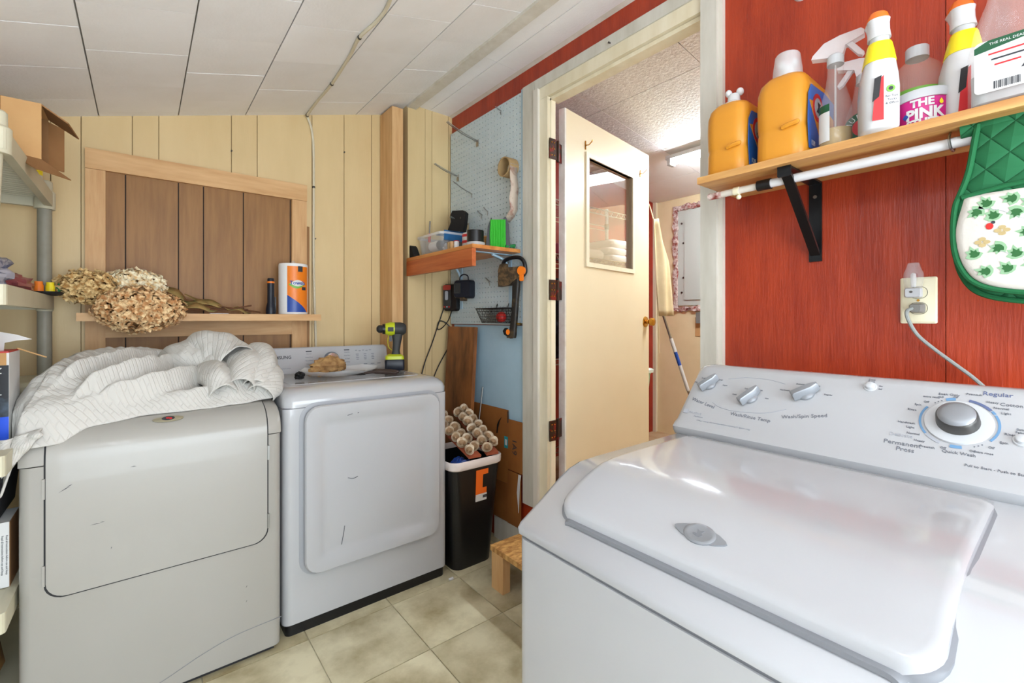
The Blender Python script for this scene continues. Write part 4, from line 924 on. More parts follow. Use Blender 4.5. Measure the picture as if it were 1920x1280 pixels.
tag(obj('wire_coil', G().tube([V((1.44, 1.945, 1.185)) + V((.02 * math.cos(k * .7), .045 * math.sin(k * .7), .0012 * k - .018)) for k in range(32)], .003, 5), 'plug_grey'), 'grey coiled cable in the wire basket', 'cable')
tag(obj('wall_screw', G().cyl((1.49, 1.765, 1.155), (1.455, 1.765, 1.157), .004, .006, 8), 'brass'), 'rusty screw at the pegboard bottom edge by the axe', 'screw')

# ================================================================== CORNER: leaning board, cardboard, bin, flowers, step
LB = frame((1.395, 2.275, 0), (0, -1, 0), (.055, 0, 1))
tag(obj('leaning_board', G().prism([(-.155, 0), (.15, 0), (.15, 1.137), (-.13, 1.137)], LB, -.01, .012).bevel(.002), 'old_board'), 'dark stained old board leaning behind the black bin', 'board')
tag(obj('metal_rod', G().cyl((1.42, 2.10, .35), (1.488, 2.105, .80), .004, n=8), 'steel'), 'thin metal rod leaning beside the stained board', 'rod')
cd = thing('cardboard_sheet', 'flattened brown cardboard box leaning under the blue board', 'cardboard', (1.48, 1.98, .06))
obj('panel', G().box(1.484, 1.4885, 1.757, 1.872, .40, .66), 'cardboard_wall', cd, smooth=0); obj('panel', G().box(1.486, 1.4895, 1.874, 2.26, .32, .705), 'cardboard_wall', cd, smooth=0)
obj('lower_flap', G().box(1.482, 1.488, 1.77, 1.874, .122, .395), 'cardboard_wall', cd, smooth=0); obj('lower_flap', G().box(1.485, 1.4895, 1.876, 2.2, .122, .318), 'cardboard_wall', cd, smooth=0)
obj('slot', G().box(1.483, 1.4855, 1.870, 1.876, .64, .70), 'gap_dark', cd, smooth=0)
obj('label', G().box(1.4845, 1.4858, 1.876, 1.905, .505, .565), 'teal', cd, smooth=0, label='teal sticker'); obj('label_patch', G().box(1.4838, 1.4846, 1.882, 1.897, .52, .55), 'plain_white', cd, smooth=0)
txt('1A9', .05, frame((1.4832, 1.82, .525), (0, 0, -1), (0, -1, 0)), 'print_dark', cd)
obj('torn_edge', G().prism([(0, .20), (.012, .36), (.02, .395), (0, .395), (-.012, .30), (-.004, .24)], frame((1.481, 1.782, 0), (0, -1, 0), (0, 0, 1)), 0, .002), 'plain_white', cd, smooth=0)
tag(obj('curved_blade', G().prism([(0, 0), (.006, .03), (.02, .065), (.036, .09), (.014, .07), (-.002, .045), (-.006, 0)], frame((1.47, 1.945, .575), (0, -1, 0), (0, 0, 1)), 0, .002), 'black_metal'), 'thin curved black blade against the cardboard', 'blade')
tbn = thing('trash_bin', 'tall black plastic trash bin with white liner beside the dryer', 'bin', (1.245, 1.95, 0))
def br_(z, k): return [V((1.243 + x, 1.955 + y, z)) for x, y in rr(.215 + .07 * k, .255 + .075 * k, .045, n=6)]
obj('body', G().loft([br_(0, 0), br_(.005, .02), br_(.47, .93), br_(.50, 1), br_(.50, .96), br_(.02, 0)], caps=(True, True)), 'black_plastic', tbn)
obj('liner', G().loft([br_(.478, 1.0), br_(.484, 1.16), br_(.500, 1.2), br_(.515, 1.2), br_(.52, 1.1), br_(.512, .97), br_(.49, .93)], caps=(False, False)), 'liner', tbn)
obj('sticker', G().prism([(-.028, -.07), (.034, -.07), (.034, -.03), (.01, -.03), (.01, .035), (.04, .035), (.04, .06), (-.03, .06)], frame((1.258, 1.7992, .405), (1, 0, 0), (0, -.073, 1)), .004, .006), 'label_orange', tbn, label='orange sticker')
obj('sticker_code', G().prism(rr(.064, .034, .002, .004, -.075), frame((1.258, 1.7992, .405), (1, 0, 0), (0, -.073, 1)), .0045, .0065), 'plain_white', tbn)
g = G()
for k in range(12): g.prism(rr(.0015 if k % 3 else .0025, .014, .0002, .014 + k * .002, -.073), frame((1.258, 1.7992, .405), (1, 0, 0), (0, -.073, 1)), .0066, .007)
obj('barcode', g, 'print_dark', tbn, smooth=0, kind='stuff')
tag(obj('rubbish_bag', blob((1.19, 1.87, .47), .05, .05, .04, 21, .4), 'blue_print'), 'crumpled blue wrapper in the black bin', 'wrapper')
# cream paper roses mounted on strips lying on the bin
gr = G()
for k, (r0, r1, z0_, h) in enumerate(((.006, .0245, -.012, .010), (.005, .021, -.008, .022), (.003, .011, -.004, .013))):
    n_ = 16; rg = []
    for zz, r_ in ((z0_, r0), ((z0_ + h) * .55, r0 + (r1 - r0) * .72), (h, r1)):
        rg.append([V((r_ * (1 + .07 * math.sin(2 * a_ + k * 2)) * math.cos(a_), r_ * (1 + .07 * math.sin(2 * a_ + k * 2)) * math.sin(a_), zz + (.003 * math.sin(a_ + k * 2) if zz == h else 0))) for a_ in [2 * math.pi * i / n_ for i in range(n_)]])
    gr.loft(rg, caps=(k == 0, False))
gr.ball((0, 0, .006), .0035, n=8, m=5)
me_rose = None
for si, (lb, pa, pb_, n_) in enumerate((('strip of cream paper roses lying nearest the dryer on bin', (1.212, 1.80, .552), (1.165, 2.10, .70), 7), ('strip of cream paper roses lying across the bin towards the cardboard', (1.318, 1.80, .548), (1.345, 2.12, .675), 7))):
    st = thing('rose_strip', lb, 'flowers', pa, group='paper rose strips on the bin')
    A_, B2 = V(pa), V(pb_); dv = (B2 - A_); ax_ = dv.normalized(); sd_ = V((1, -.1, -.02)).normalized(); up_ = ax_.cross(sd_) * -1
    if up_.z < 0: up_ = -up_
    obj('backing', G().obox(A_ + dv * .5 - up_ * .008, ax_ * (dv.length / 2 + .025), sd_ * .032, up_ * .006), 'terracotta', st)
    for i in range(n_):
        for j in range(2):
            p = A_ + dv * ((i + .45 * (j % 2)) / (n_ - .5)) + sd_ * ((j - .5) * .044) + up_ * (.012 + random.uniform(0, .008))
            if me_rose is None:
                o = obj('rose', gr, 'rose', st, local=True, smooth=60); me_rose = o.data; me_rose.materials.append(MATS['rose_inner_shade'])
                for pi, pl in enumerate(me_rose.polygons): pl.material_index = 1 if (pi >= 65 or 33 <= pi < 49) else 0  # inner faces tinted darker: shade inside the rose put into the colour
            else:
                o = bpy.data.objects.new('rose', me_rose); COL.objects.link(o); o.parent = st
            dirz = V((-.38 + random.uniform(-.3, .3), -.72 + random.uniform(-.2, .25), .55 + random.uniform(-.2, .2))).normalized()
            o.matrix_local = Matrix.Translation(p - A_) @ dirz.to_track_quat('Z', 'Y').to_matrix().to_4x4() @ Matrix.Rotation(random.uniform(0, 6), 4, 'Z') @ Matrix.Scale(random.uniform(.95, 1.15), 4)
# wooden step
wsp = thing('wooden_step', 'low rough wooden step box below the doorway', 'step', (1.34, 1.25, 0))
obj('top', G().box(1.195, 1.475, .90, 1.635, .163, .185).bevel(.002), 'osb', wsp)
for (x, y) in ((1.20, 1.55), (1.43, 1.55), (1.20, .91), (1.43, .91)): obj('leg', G().box(x, x + .04, y, y + .08, 0, .163).bevel(.002), 'pine_v', wsp)
for x in (1.445,): obj('rail', G().box(x, x + .02, .99, 1.55, .09, .16), 'pine_y', wsp)
tag(obj('lint_scrap', blob((1.09, 1.79, .004), .012, .008, .005, 1, .5, 12, 8), 'plain_white'), 'small white lint scrap by the dryer corner', 'scrap')

# ================================================================== ON THE LEDGE
def txt_cyl(s, size, c, r, ang, z, m, parent, bold=0, sx=1):
    """flat print wrapped round a cylinder"""
    cu_ = bpy.data.curves.new('t', 'FONT'); cu_.body = s; cu_.size = size; cu_.align_x = 'CENTER'; cu_.align_y = 'CENTER'; cu_.resolution_u = 2; cu_.offset = bold
    to = bpy.data.objects.new('t', cu_); COL.objects.link(to); me = bpy.data.meshes.new_from_object(to); bpy.data.objects.remove(to); bpy.data.curves.remove(cu_)
    g = G(); g.b.from_mesh(me); bpy.data.meshes.remove(me)
    for v in g.b.verts:
        a_ = ang + v.co.x * sx / r; v.co = V((c[0] + r * math.cos(a_), c[1] + r * math.sin(a_), z + v.co.y))
    return obj('lettering', g, m, parent, smooth=0)
def cyl_patch(c, r, outline, ang, n=1):
    """outline of (arc length, z) wrapped round a cylinder, as a strip of quads between two edges"""
    g = G(); L = []
    for (s_, za, zb) in outline: a_ = ang + s_ / r; L.append([V((c[0] + r * math.cos(a_), c[1] + r * math.sin(a_), z)) for z in (za, zb)])
    return g.loft(L, closed=False)
pt = thing('paper_towel_roll', 'paper towel roll in an orange and blue wrapper on the ledge', 'paper towels', (.604, 2.535, 1.204))
cpt = (.604, 2.535); fa = math.atan2(-2.535, -.604)
obj('roll', G().lathe([(.02, 1.205), (.067, 1.205), (.0685, 1.212), (.0685, 1.452), (.066, 1.460), (.02, 1.462)], (*cpt, 0), n=32), 'paper_white', pt)
fl_ = lambda a, b, z0, z1: [(a + (b - a) * i / 16, z0, z1) for i in range(17)]
obj('wrapper_orange', cyl_patch(cpt, .0690, fl_(-.028, .085, 1.215, 1.445), fa), 'orange_print', pt)
obj('wrapper_blue', cyl_patch(cpt, .0693, [(-.028 + .10 * i / 16, 1.215, 1.215 + .085 * (1 - i / 16) ** .8 + .001) for i in range(17)], fa), 'blue_print', pt)
obj('brand_green', cyl_patch(cpt, .0694, [(-.022 + .078 * i / 16, 1.353 - .020 * math.sin(math.pi * i / 16), 1.353 + .018 * math.sin(math.pi * i / 16)) for i in range(17)], fa), 'green_print', pt)
obj('brand_white', cyl_patch(cpt, .0696, [(-.014 + .072 * i / 16, 1.358 - .014 * math.sin(math.pi * i / 16), 1.358 + .018 * math.sin(math.pi * i / 16)) for i in range(17)], fa), 'plain_white', pt)
txt_cyl('Towels', .026, cpt, .0698, fa + .022 / .07, 1.361, 'blue_print', pt, .0006)
obj('store_mark', cyl_patch(cpt, .0696, fl_(.022, .046, 1.418, 1.446), fa), 'print_dark', pt)
obj('seal_mark', cyl_patch(cpt, .0697, fl_(.042, .066, 1.326, 1.342), fa), 'print_dark', pt)
g = G().loft([[V((cpt[0] + r_ * math.cos(a_), cpt[1] + r_ * math.sin(a_), z)) for a_ in [2 * math.pi * i / 16 for i in range(16)]] for r_, z in ((.066, 1.460), (.03, 1.464), (.012, 1.466), (.006, 1.478))]); obj('wrapper_twist', g, 'clear_plastic', pt)
ft = thing('flashlight', 'black flashlight with orange ring standing on its head', 'flashlight', (.497, 2.52, 1.204))
obj('body', G().lathe([(.001, 1.205), (.022, 1.205), (.0225, 1.225), (.0185, 1.25), (.0155, 1.262), (.0155, 1.358), (.001, 1.358)], (.497, 2.52, 0)), 'navy_plastic', ft)
obj('ring', G().lathe([(.0165, 1.358), (.017, 1.362), (.0165, 1.366), (.001, 1.366)], (.497, 2.52, 0)), 'orange_plastic', ft); obj('tail_cap', G().lathe([(.0155, 1.366), (.0155, 1.378), (.013, 1.382), (.001, 1.382)], (.497, 2.52, 0)), 'navy_plastic', ft)
obj('clip', G().box(.514, .520, 2.515, 2.525, 1.215, 1.29).bevel(.002), 'black_plastic', ft)
tag(obj('paper_card', G().box(.24, .31, 2.46, 2.50, 1.2045, 1.2065), 'plain_white'), 'small white card lying on the ledge under dried stems', 'card')
def hydrangea(label, c, rad, n_, m, seed, stem_pts, leaves):
    rnd = random.Random(seed); h = thing('dried_hydrangea', label, 'dried flower', stem_pts[-1], group='dried hydrangeas on the ledge'); c = V(c)
    g = G()
    for i in range(n_):
        z = 1 - 2 * (i + .5) / n_; a_ = i * 2.39996; q = math.sqrt(1 - z * z); d = V((q * math.cos(a_), q * math.sin(a_), z))
        f = rnd.uniform(.84, 1.06) * (1 + .12 * noise.noise(d * 2.5 + V((seed, 0, 0))))
        p = c + V((d.x * rad[0], d.y * rad[1], d.z * rad[2])) * f
        nrm = (V((d.x / rad[0], d.y / rad[1], d.z / rad[2])).normalized() + V((rnd.uniform(-.6, .6), rnd.uniform(-.6, .6), rnd.uniform(-.6, .6)))).normalized()
        u = nrm.orthogonal().normalized(); w = nrm.cross(u); a0 = rnd.uniform(0, 6); s_ = rnd.uniform(.0095, .0125)
        for k in range(4):
            e = u * math.cos(a0 + k * 1.571) + w * math.sin(a0 + k * 1.571); f_ = nrm.cross(e)
            g.poly([p, p + e * s_ * .6 + f_ * s_ * .55 + nrm * s_ * .25, p + e * s_ * 1.15 + nrm * s_ * rnd.uniform(.2, .6), p + e * s_ * .6 - f_ * s_ * .55 + nrm * s_ * .25])
    obj('flower_head', g, m, h, smooth=0, kind='stuff')
    obj('core', G().ball(c, rad[0] * .80, rad[1] * .80, rad[2] * .80), 'core_tan', h)
    obj('stem', G().tube(sm(stem_pts), .0038, 6), 'stem', h)
    for (p, q, w_) in leaves:
        p, q = V(p), V(q); sd_ = (q - p).cross(V((0, -.4, 1))).normalized() * w_; rows = []
        for k in range(9):
            f = k / 8; wv = math.sin(math.pi * min(1, f * .9 + .06)) ; mid = p.lerp(q, f) + V((0, 0, .008 * math.sin(f * 9 + seed)))
            rows.append([mid - sd_ * wv + V((0, 0, .008 * wv)), mid, mid + sd_ * wv + V((0, 0, .006 * math.sin(f * 7)))])
        lf = obj('leaf', G().loft(rows, closed=False), 'dry_leaf', h, smooth=60); lf.modifiers.new('s', 'SOLIDIFY').thickness = .001
hydrangea('olive-tan dried hydrangea head at the far end of the ledge', (-.165, 2.46, 1.305), (.092, .075, .062), 420, 'bloom_olive', 1, [(-.10, 2.47, 1.29), (.05, 2.52, 1.26), (.22, 2.53, 1.235), (.40, 2.53, 1.225)], [((.10, 2.53, 1.262), (.25, 2.53, 1.245), .016)])
hydrangea('pale cream dried hydrangea head, uppermost of the three', (-.025, 2.525, 1.325), (.105, .075, .062), 460, 'bloom_cream', 2, [(.03, 2.53, 1.31), (.14, 2.55, 1.27), (.28, 2.54, 1.24), (.455, 2.545, 1.213)], [((.05, 2.54, 1.345), (.17, 2.56, 1.255), .03), ((.15, 2.55, 1.285), (.32, 2.54, 1.225), .02)])
hydrangea('golden-tan dried hydrangea head drooping over the ledge front', (-.005, 2.405, 1.218), (.140, .085, .088), 760, 'bloom_tan', 3, [(.08, 2.43, 1.225), (.18, 2.48, 1.222), (.30, 2.51, 1.224), (.41, 2.50, 1.245)], [((.12, 2.47, 1.24), (.27, 2.50, 1.222), .022), ((.30, 2.5, 1.23), (.41, 2.52, 1.212), .012)])

# ================================================================== ON THE SECOND DRYER
ZD = .9168
drl = thing('cordless_drill', 'lime and black cordless drill standing on its battery', 'drill', (1.02, 2.235, ZD), rotz=R(158))
L_ = dict(local=True)
obj('battery', G().loft([[V((x, y, z)) for x, y in rr(.098 + i, .075 + i, .012)] for z, i in ((0, -.006), (.004, 0), (.05, 0), (.056, -.008))]), 'navy_plastic', drl, **L_)
for y in (-.02, .0, .02): obj('battery_vent', G().box(.0485, .0495, y - .006, y + .006, .015, .035), 'print_light', drl, **L_)
obj('base_band', G().loft([[V((x, y, z)) for x, y in rr(.098 + i, .072 + i, .014)] for z, i in ((.056, -.004), (.072, -.006), (.082, -.036))]), 'lime', drl, **L_)
obj('grip', G().loft([[V((x + cx_, y, z)) for x, y in rr(w_, d_, .016)] for z, cx_, w_, d_ in ((.07, -.006, .05, .04), (.10, -.008, .038, .032), (.14, -.012, .042, .034), (.175, -.014, .052, .04), (.19, -.014, .058, .044))]), 'charcoal', drl, **L_)
obj('trigger', G().box(.012, .026, -.009, .009, .148, .176).bevel(.004), 'black_plastic', drl, **L_)
obj('motor', G().lathe([(.001, -.060), (.02, -.058), (.031, -.046), (.034, -.03), (.034, .0), (.001, .001)], (0, 0, .212), 'x', 20), 'charcoal', drl, **L_)
obj('gear_case', G().lathe([(.001, -.001), (.0345, 0), (.035, .02), (.031, .04), (.028, .046), (.001, .047)], (0, 0, .212), 'x', 20), 'lime', drl, **L_)
obj('clutch', G().lathe([(.001, .046), (.026, .046), (.026, .060), (.001, .061)], (0, 0, .212), 'x', 20), 'black_plastic', drl, **L_)
obj('chuck', G().lathe([(.001, .06), (.020, .061), (.020, .078), (.012, .088), (.005, .09), (.001, .09)], (0, 0, .212), 'x', 18), 'rubber', drl, **L_)
obj('label', G().box(.006, .034, .0335, .0352, .20, .222), 'print_dark', drl, **L_)
obj('wrist_strap', G().tube(sm([(.03, .02, .18), (.035, .03, .15), (.03, .035, .12), (.015, .03, .105)]), .0014, 5), 'lime', drl, **L_)
# gloves on a plastic sheet, pliers, brush
gl = thing('work_glove', 'crumpled tan leather work glove lying on the clear plastic', 'glove', (.69, 2.26, ZD))
obj('palm', blob((.70, 2.27, ZD + .036), .075, .05, .042, 2, .35, 32, 18), 'leather', gl)
for (a_, b_, r_) in (((.66, 2.24, .94), (.595, 2.20, .945), .014), ((.65, 2.22, .935), (.585, 2.175, .932), .013), ((.67, 2.21, .93), (.62, 2.15, .928), .013), ((.72, 2.28, .975), (.70, 2.27, 1.0), .013)):
    obj('finger', G().tube([V(a_), V(a_).lerp(V(b_), .5) + V((0, 0, .006)), V(b_)], [r_, r_ * 1.05, r_ * .8], 8), 'leather', gl)
obj('cuff', G().tube(sm([(.735, 2.23, .938), (.77, 2.27, .95), (.765, 2.32, .965), (.73, 2.33, .975)]), .010, 7), 'leather', gl)
g = G(); rows = []
for i in range(27):
    row = []
    for j in range(19):
        a_ = 2 * math.pi * i / 26; f = j / 18; wv = noise.noise(V((math.cos(a_) * 2, math.sin(a_) * 2, 4.2))) ; wv2 = noise.noise(V((math.cos(a_) * 5, math.sin(a_) * 5, f * 2)))
        rx, ry = .185 * (1 + .22 * wv), .125 * (1 + .22 * wv)
        row.append(V((.725 + rx * f * math.cos(a_), 2.165 + ry * f * math.sin(a_) + .02 * f * math.cos(a_), ZD + .001 + .030 * f ** 4 * (1 + .7 * wv2) + .004 * f)))
    rows.append(row)
ps_ = obj('plastic_wrap', g.loft(rows, closed=False), 'tissue'); tag(ps_, 'crumpled translucent plastic sheet on the console dryer', 'plastic')
pl_ = thing('pliers', 'pliers with worn dark brown handles on the dryer top', 'pliers', (.88, 2.06, ZD))
for (p) in ([(.80, 2.085, ZD + .014), (.86, 2.06, ZD + .016), (.925, 2.00, ZD + .011)], [(.80, 2.10, ZD + .014), (.87, 2.10, ZD + .018), (.955, 2.045, ZD + .012)]): obj('handle', G().tube(sm(p), [.006] * 5 + [.009] * 7 + [.006], 8), 'handle_dark', pl_)
obj('jaw', G().tube([(.81, 2.09, ZD + .014), (.76, 2.11, ZD + .013), (.73, 2.12, ZD + .011)], [.012, .010, .004], 8), 'steel_dark', pl_)
tag(obj('hand_brush', blob((.535, 2.14, ZD + .013), .018, .02, .018, 31, .5), 'black_rough'), 'dark scrap between the quilt and the work glove', 'brush')

# ================================================================== QUILT ON THE FIRST DRYER
def dryer_h(y): # height of the dryer's top at depth y
    P = [(1.79, .775), (1.80, .785), (1.812, .826), (1.832, .848), (1.862, .864), (1.91, .875), (1.99, .88), (2.6, .88)]
    if y <= P[0][0]: return P[0][1]
    for (a_, za), (b_, zb) in zip(P, P[1:]):
        if a_ <= y <= b_: return za + (zb - za) * (y - a_) / (b_ - a_)
    return .88
NX, NY = 150, 110
ridges = [ # polyline in x,y ; height ; width on either side
    ([(-.215, 2.02), (-.15, 2.24), (-.02, 2.34), (.12, 2.36)], .165, .15, .10),
    ([(-.17, 1.97), (-.09, 2.07), (.0, 2.20), (.10, 2.30)], .16, .026, .075),
    ([(-.11, 1.92), (.0, 2.0), (.08, 2.13), (.16, 2.27)], .145, .022, .07),
    ([(-.06, 1.90), (.06, 1.95), (.15, 2.05), (.20, 2.2)], .105, .022, .055),
    ([(.0, 1.875), (.12, 1.90), (.22, 1.95)], .045, .025, .06),
    ([(.14, 2.30), (.20, 2.22), (.26, 2.14)], .17, .06, .06),
    ([(.26, 1.93), (.30, 2.05), (.33, 2.2)], .10, .035, .05),
    ([(.36, 1.95), (.39, 2.05), (.38, 2.2)], .13, .05, .05),
    ([(-.24, 1.86), (-.15, 1.88), (-.06, 1.90)], .022, .03, .03),
]
RX = []
for pts, h, wl, wr_ in ridges:
    P = np.array([[p.x, p.y] for p in sm([(a_, b_, 0) for a_, b_ in pts], 60)]); RX.append((P, h, wl, wr_))
def qh(x, y):
    best = 0.0; acc = []
    for P, h, wl, wr_ in RX:
        d = np.hypot(P[:, 0] - x, P[:, 1] - y); k = int(d.argmin()); k2 = min(k + 1, len(P) - 1); k1 = max(k2 - 1, 0)
        t_ = P[k2] - P[k1]; side = t_[0] * (y - P[k][1]) - t_[1] * (x - P[k][0])
        w_ = wr_ if side > 0 else wl
        endf = .75 + .25 * math.sin(math.pi * k / (len(P) - 1))
        acc.append(h * endf * math.exp(-(d[k] / w_) ** 1.5))
    s_ = sum(math.exp(40 * a_) for a_ in acc) ; return math.log(s_ / len(acc) + .0) / 40 if False else max(acc) + .12 * (sum(acc) - max(acc))
def qfront(x):  # where the quilt's front hem lies
    if x < -.20: return 1.80 - (-.20 - x) * .3
    P = [(-.20, 1.80), (-.12, 1.835), (.0, 1.865), (.10, 1.868), (.2, 1.875), (.3, 1.885), (.39, 1.91), (.44, 2.0)]
    for (a_, ya), (b_, yb) in zip(P, P[1:]):
        if a_ <= x <= b_: return ya + (yb - ya) * (x - a_) / (b_ - a_)
    return 2.0
qb = G(); uvl = qb.b.loops.layers.uv.new('UVMap'); grid = []
for i in range(NX + 1):
    x = -.292 + (.43 + .292) * i / NX; row = []; yf = qfront(x) + .006 * noise.noise(V((x * 14, 3, 0)))
    for j in range(NY + 1):
        y = yf + (2.46 - yf) * j / NY
        z = dryer_h(max(y, 1.81)) + .006
        edge = min(1, (y - yf) / .05); h = qh(x, y) * (edge ** .7)
        n1 = noise.noise(V((x * 7 + y * 5, y * 9 - x * 6, 1.7))); n2 = noise.noise(V((x * 20, y * 20, 5.1)))
        h += .016 * edge * (1 - abs(n1)) + .012 * (.5 - abs(n2)) * edge + .005 * edge * noise.noise(V((x * 45, y * 45, 2.2)))
        h *= min(1, (2.47 - y) / .06) ** .5
        z += max(h, 0) + .004
        if x < -.262:
            dz = (-.262 - x) * (4.0 if y < 1.93 else 1.0); z -= dz; 
        z = max(z, (dryer_h(max(y, 1.81)) + .004) if x >= -.262 else 0)
        row.append(qb.b.verts.new((x, y + .01 * n1 * edge, z)))
    grid.append(row)
for i in range(NX):
    for j in range(NY):
        f = qb.b.faces.new((grid[i][j], grid[i + 1][j], grid[i + 1][j + 1], grid[i][j + 1]))
        for lp_, (a_, b_) in zip(f.loops, ((i, j), (i + 1, j), (i + 1, j + 1), (i, j + 1))): lp_[uvl].uv = (a_ / NX * .85, b_ / NY * .85)
def fold(path, rad, a0, a1, flat=1.0, seed=0, n=16, lean=0):
    """an arched fold of cloth swept along a path: open arc section, with uv"""
    P = sm(path, 7); rows = []; L = 0
    for i, p in enumerate(P):
        d = (P[min(i + 1, len(P) - 1)] - P[max(i - 1, 0)]).normalized(); side = d.cross(V((0, 0, 1))).normalized(); up_ = side.cross(d)
        f = i / (len(P) - 1); k = f * (len(rad) - 1); r_ = rad[int(k)] + (rad[min(int(k) + 1, len(rad) - 1)] - rad[int(k)]) * (k - int(k))
        row = []
        for q in range(n + 1):
            a_ = R(a0 + (a1 - a0) * q / n); rr_ = r_ * (1 + .30 * noise.noise(V((f * 2.0 + seed, q * .16, seed))) + .14 * noise.noise(V((f * 7, q * .5, seed))) + .05 * noise.noise(V((f * 19, q * 1.4, seed))))
            row.append(p + side * (rr_ * flat * math.cos(a_)) + up_ * (rr_ * math.sin(a_)) + side * lean * f)
        rows.append(row)
    vs_ = [[qb.b.verts.new(p) for p in r_] for r_ in rows]
    for i in range(len(rows) - 1):
        for j in range(n):
            fc = qb.b.faces.new((vs_[i][j], vs_[i + 1][j], vs_[i + 1][j + 1], vs_[i][j + 1]))
            for lp_, (a_, b_) in zip(fc.loops, ((i, j), (i + 1, j), (i + 1, j + 1), (i, j + 1))): lp_[uvl].uv = (a_ * .012, b_ * .014)
# the bunched end: several arched folds piled up
fold([(.06, 2.27, .96), (.13, 2.21, 1.0), (.20, 2.16, 1.02), (.26, 2.10, 1.0)], [.06, .085, .08, .075], -20, 195, 1.1, 1)
fold([(.15, 2.27, 1.0), (.205, 2.20, 1.055), (.255, 2.12, 1.055), (.295, 2.05, 1.02)], [.06, .078, .08, .07], -50, 210, 1, 2)
fold([(.20, 2.20, .96), (.215, 2.08, .965), (.22, 1.98, .945), (.225, 1.905, .905)], [.07, .075, .065, .05], -10, 195, .9, 3)
fold([(.30, 2.26, .98), (.315, 2.14, 1.0), (.305, 2.02, .98), (.275, 1.92, .915)], [.06, .075, .07, .055], -30, 215, 1, 4)
fold([(.37, 2.26, .99), (.378, 2.13, 1.005), (.365, 2.02, .97), (.325, 1.925, .91)], [.055, .07, .068, .055], -50, 215, .9, 5)
fold([(.385, 2.20, .955), (.39, 2.07, .96), (.378, 1.97, .935), (.335, 1.90, .90)], [.05, .058, .055, .045], -60, 215, 1.0, 6)
fold([(.06, 2.26, .975), (.01, 2.15, .98), (-.05, 2.04, .955), (-.11, 1.95, .92)], [.05, .06, .055, .035], 0, 190, 1.2, 8)
ql = obj('quilt', qb, 'quilt', smooth=70); tag(ql, 'crumpled white quilted bedspread heaped on the badge dryer', 'quilt')
so_ = ql.modifiers.new('s', 'SOLIDIFY'); so_.thickness = .006; so_.offset = -1
ql.modifiers.new('d', 'SUBSURF').render_levels = 1
# hanging corner over the dryer's front edge
g = G(); uv2 = g.b.loops.layers.uv.new('UVMap'); rows = []
for i in range(25):
    f = i / 24; row = []
    for j in range(15):
        q = j / 14; x = -.291 + .075 * f - .004 * math.sin(q * 5); y = 1.806 - .008 * q + .01 * f + .012 * noise.noise(V((f * 5, q * 2, 9))) * (1 - q * .3)
        ztop = .856 + .015 * f; z = ztop - q * (.085 * (1 - f) ** 1.3 + .012)
        row.append(g.b.verts.new((x, y - .012 * math.sin(q * 2.2), z)))
    rows.append(row)
for i in range(24):
    for j in range(14):
        fc = g.b.faces.new((rows[i][j], rows[i + 1][j], rows[i + 1][j + 1], rows[i][j + 1]))
        for lp_, (a_, b_) in zip(fc.loops, ((i, j), (i + 1, j), (i + 1, j + 1), (i, j + 1))): lp_[uv2].uv = (a_ * .008, b_ * .01)
hc = obj('hanging_corner', g, 'quilt', ql, smooth=70); hc.modifiers.new('s', 'SOLIDIFY').thickness = .006

# ================================================================== RIGHT WALL SHELF AND BOTTLES
ZR = 1.592
rs = thing('wall_shelf', 'natural pine shelf with black bracket on the red wall', 'shelf', (1.385, .2, 1.35))
obj('board', G().box(1.262, XW - .001, -.62, .703, 1.573, ZR).bevel(.003), 'pine_y', rs)
for y in (.478, -.42):
    br = obj('bracket', G().box(XW - .006, XW - .001, y - .016, y + .016, 1.345, 1.571).box(1.285, XW - .001, y - .016, y + .016, 1.566, 1.571), 'black_metal', rs)
    obj('brace', G().loft([[V((x, y + s_, z)) for s_, z in ((-.012, z0), (.012, z0), (.012, z0 + .012), (-.012, z0 + .012))] for x, z0 in ((XW - .007, 1.362), (1.305, 1.545), (1.285, 1.556))]), 'black_metal', br)
    obj('bracket_tip', G().prism(rr(.032, .055, .004, 0, 0), frame((1.2845, y, 1.585 - .012), (0, -1, 0), (0, 0, 1)), -.002, .002), 'black_metal', br)
    for z in (1.53, 1.38): obj('screw', G().cyl((XW - .006, y, z), (XW - .009, y, z), .005, n=10), 'steel', br)
rd = thing('closet_rod', 'white painted rod with worn end hanging below the pine shelf', 'rod', (1.32, .2, 1.52))
obj('rod', G().cyl((1.325, -.6, 1.553), (1.325, .545, 1.547), .0115, n=18), 'white_gloss', rd); obj('inner_rod', G().cyl((1.325, .53, 1.547), (1.325, .70, 1.5455), .0095, n=16), 'white_trim', rd)
obj('joint_sleeve', G().cyl((1.325, .525, 1.547), (1.325, .560, 1.547), .0145, n=18), 'black_plastic', rd)
obj('worn_tip', G().cyl((1.325, .66, 1.5458), (1.325, .7005, 1.5455), .0099, n=16), 'foam', rd); obj('collar', G().cyl((1.325, .61, 1.546), (1.325, .625, 1.546), .0115, n=16), 'ivory', rd); obj('collar_bead', G().ball((1.325, .612, 1.528), .007), 'ivory', rd)
for y in (.172, -.3): obj('hook', G().tube(sm([(1.325, y, 1.572), (1.308, y, 1.556), (1.312, y - .002, 1.538), (1.328, y - .004, 1.533), (1.345, y - .004, 1.545)]), .0025, 6), 'steel', rd)

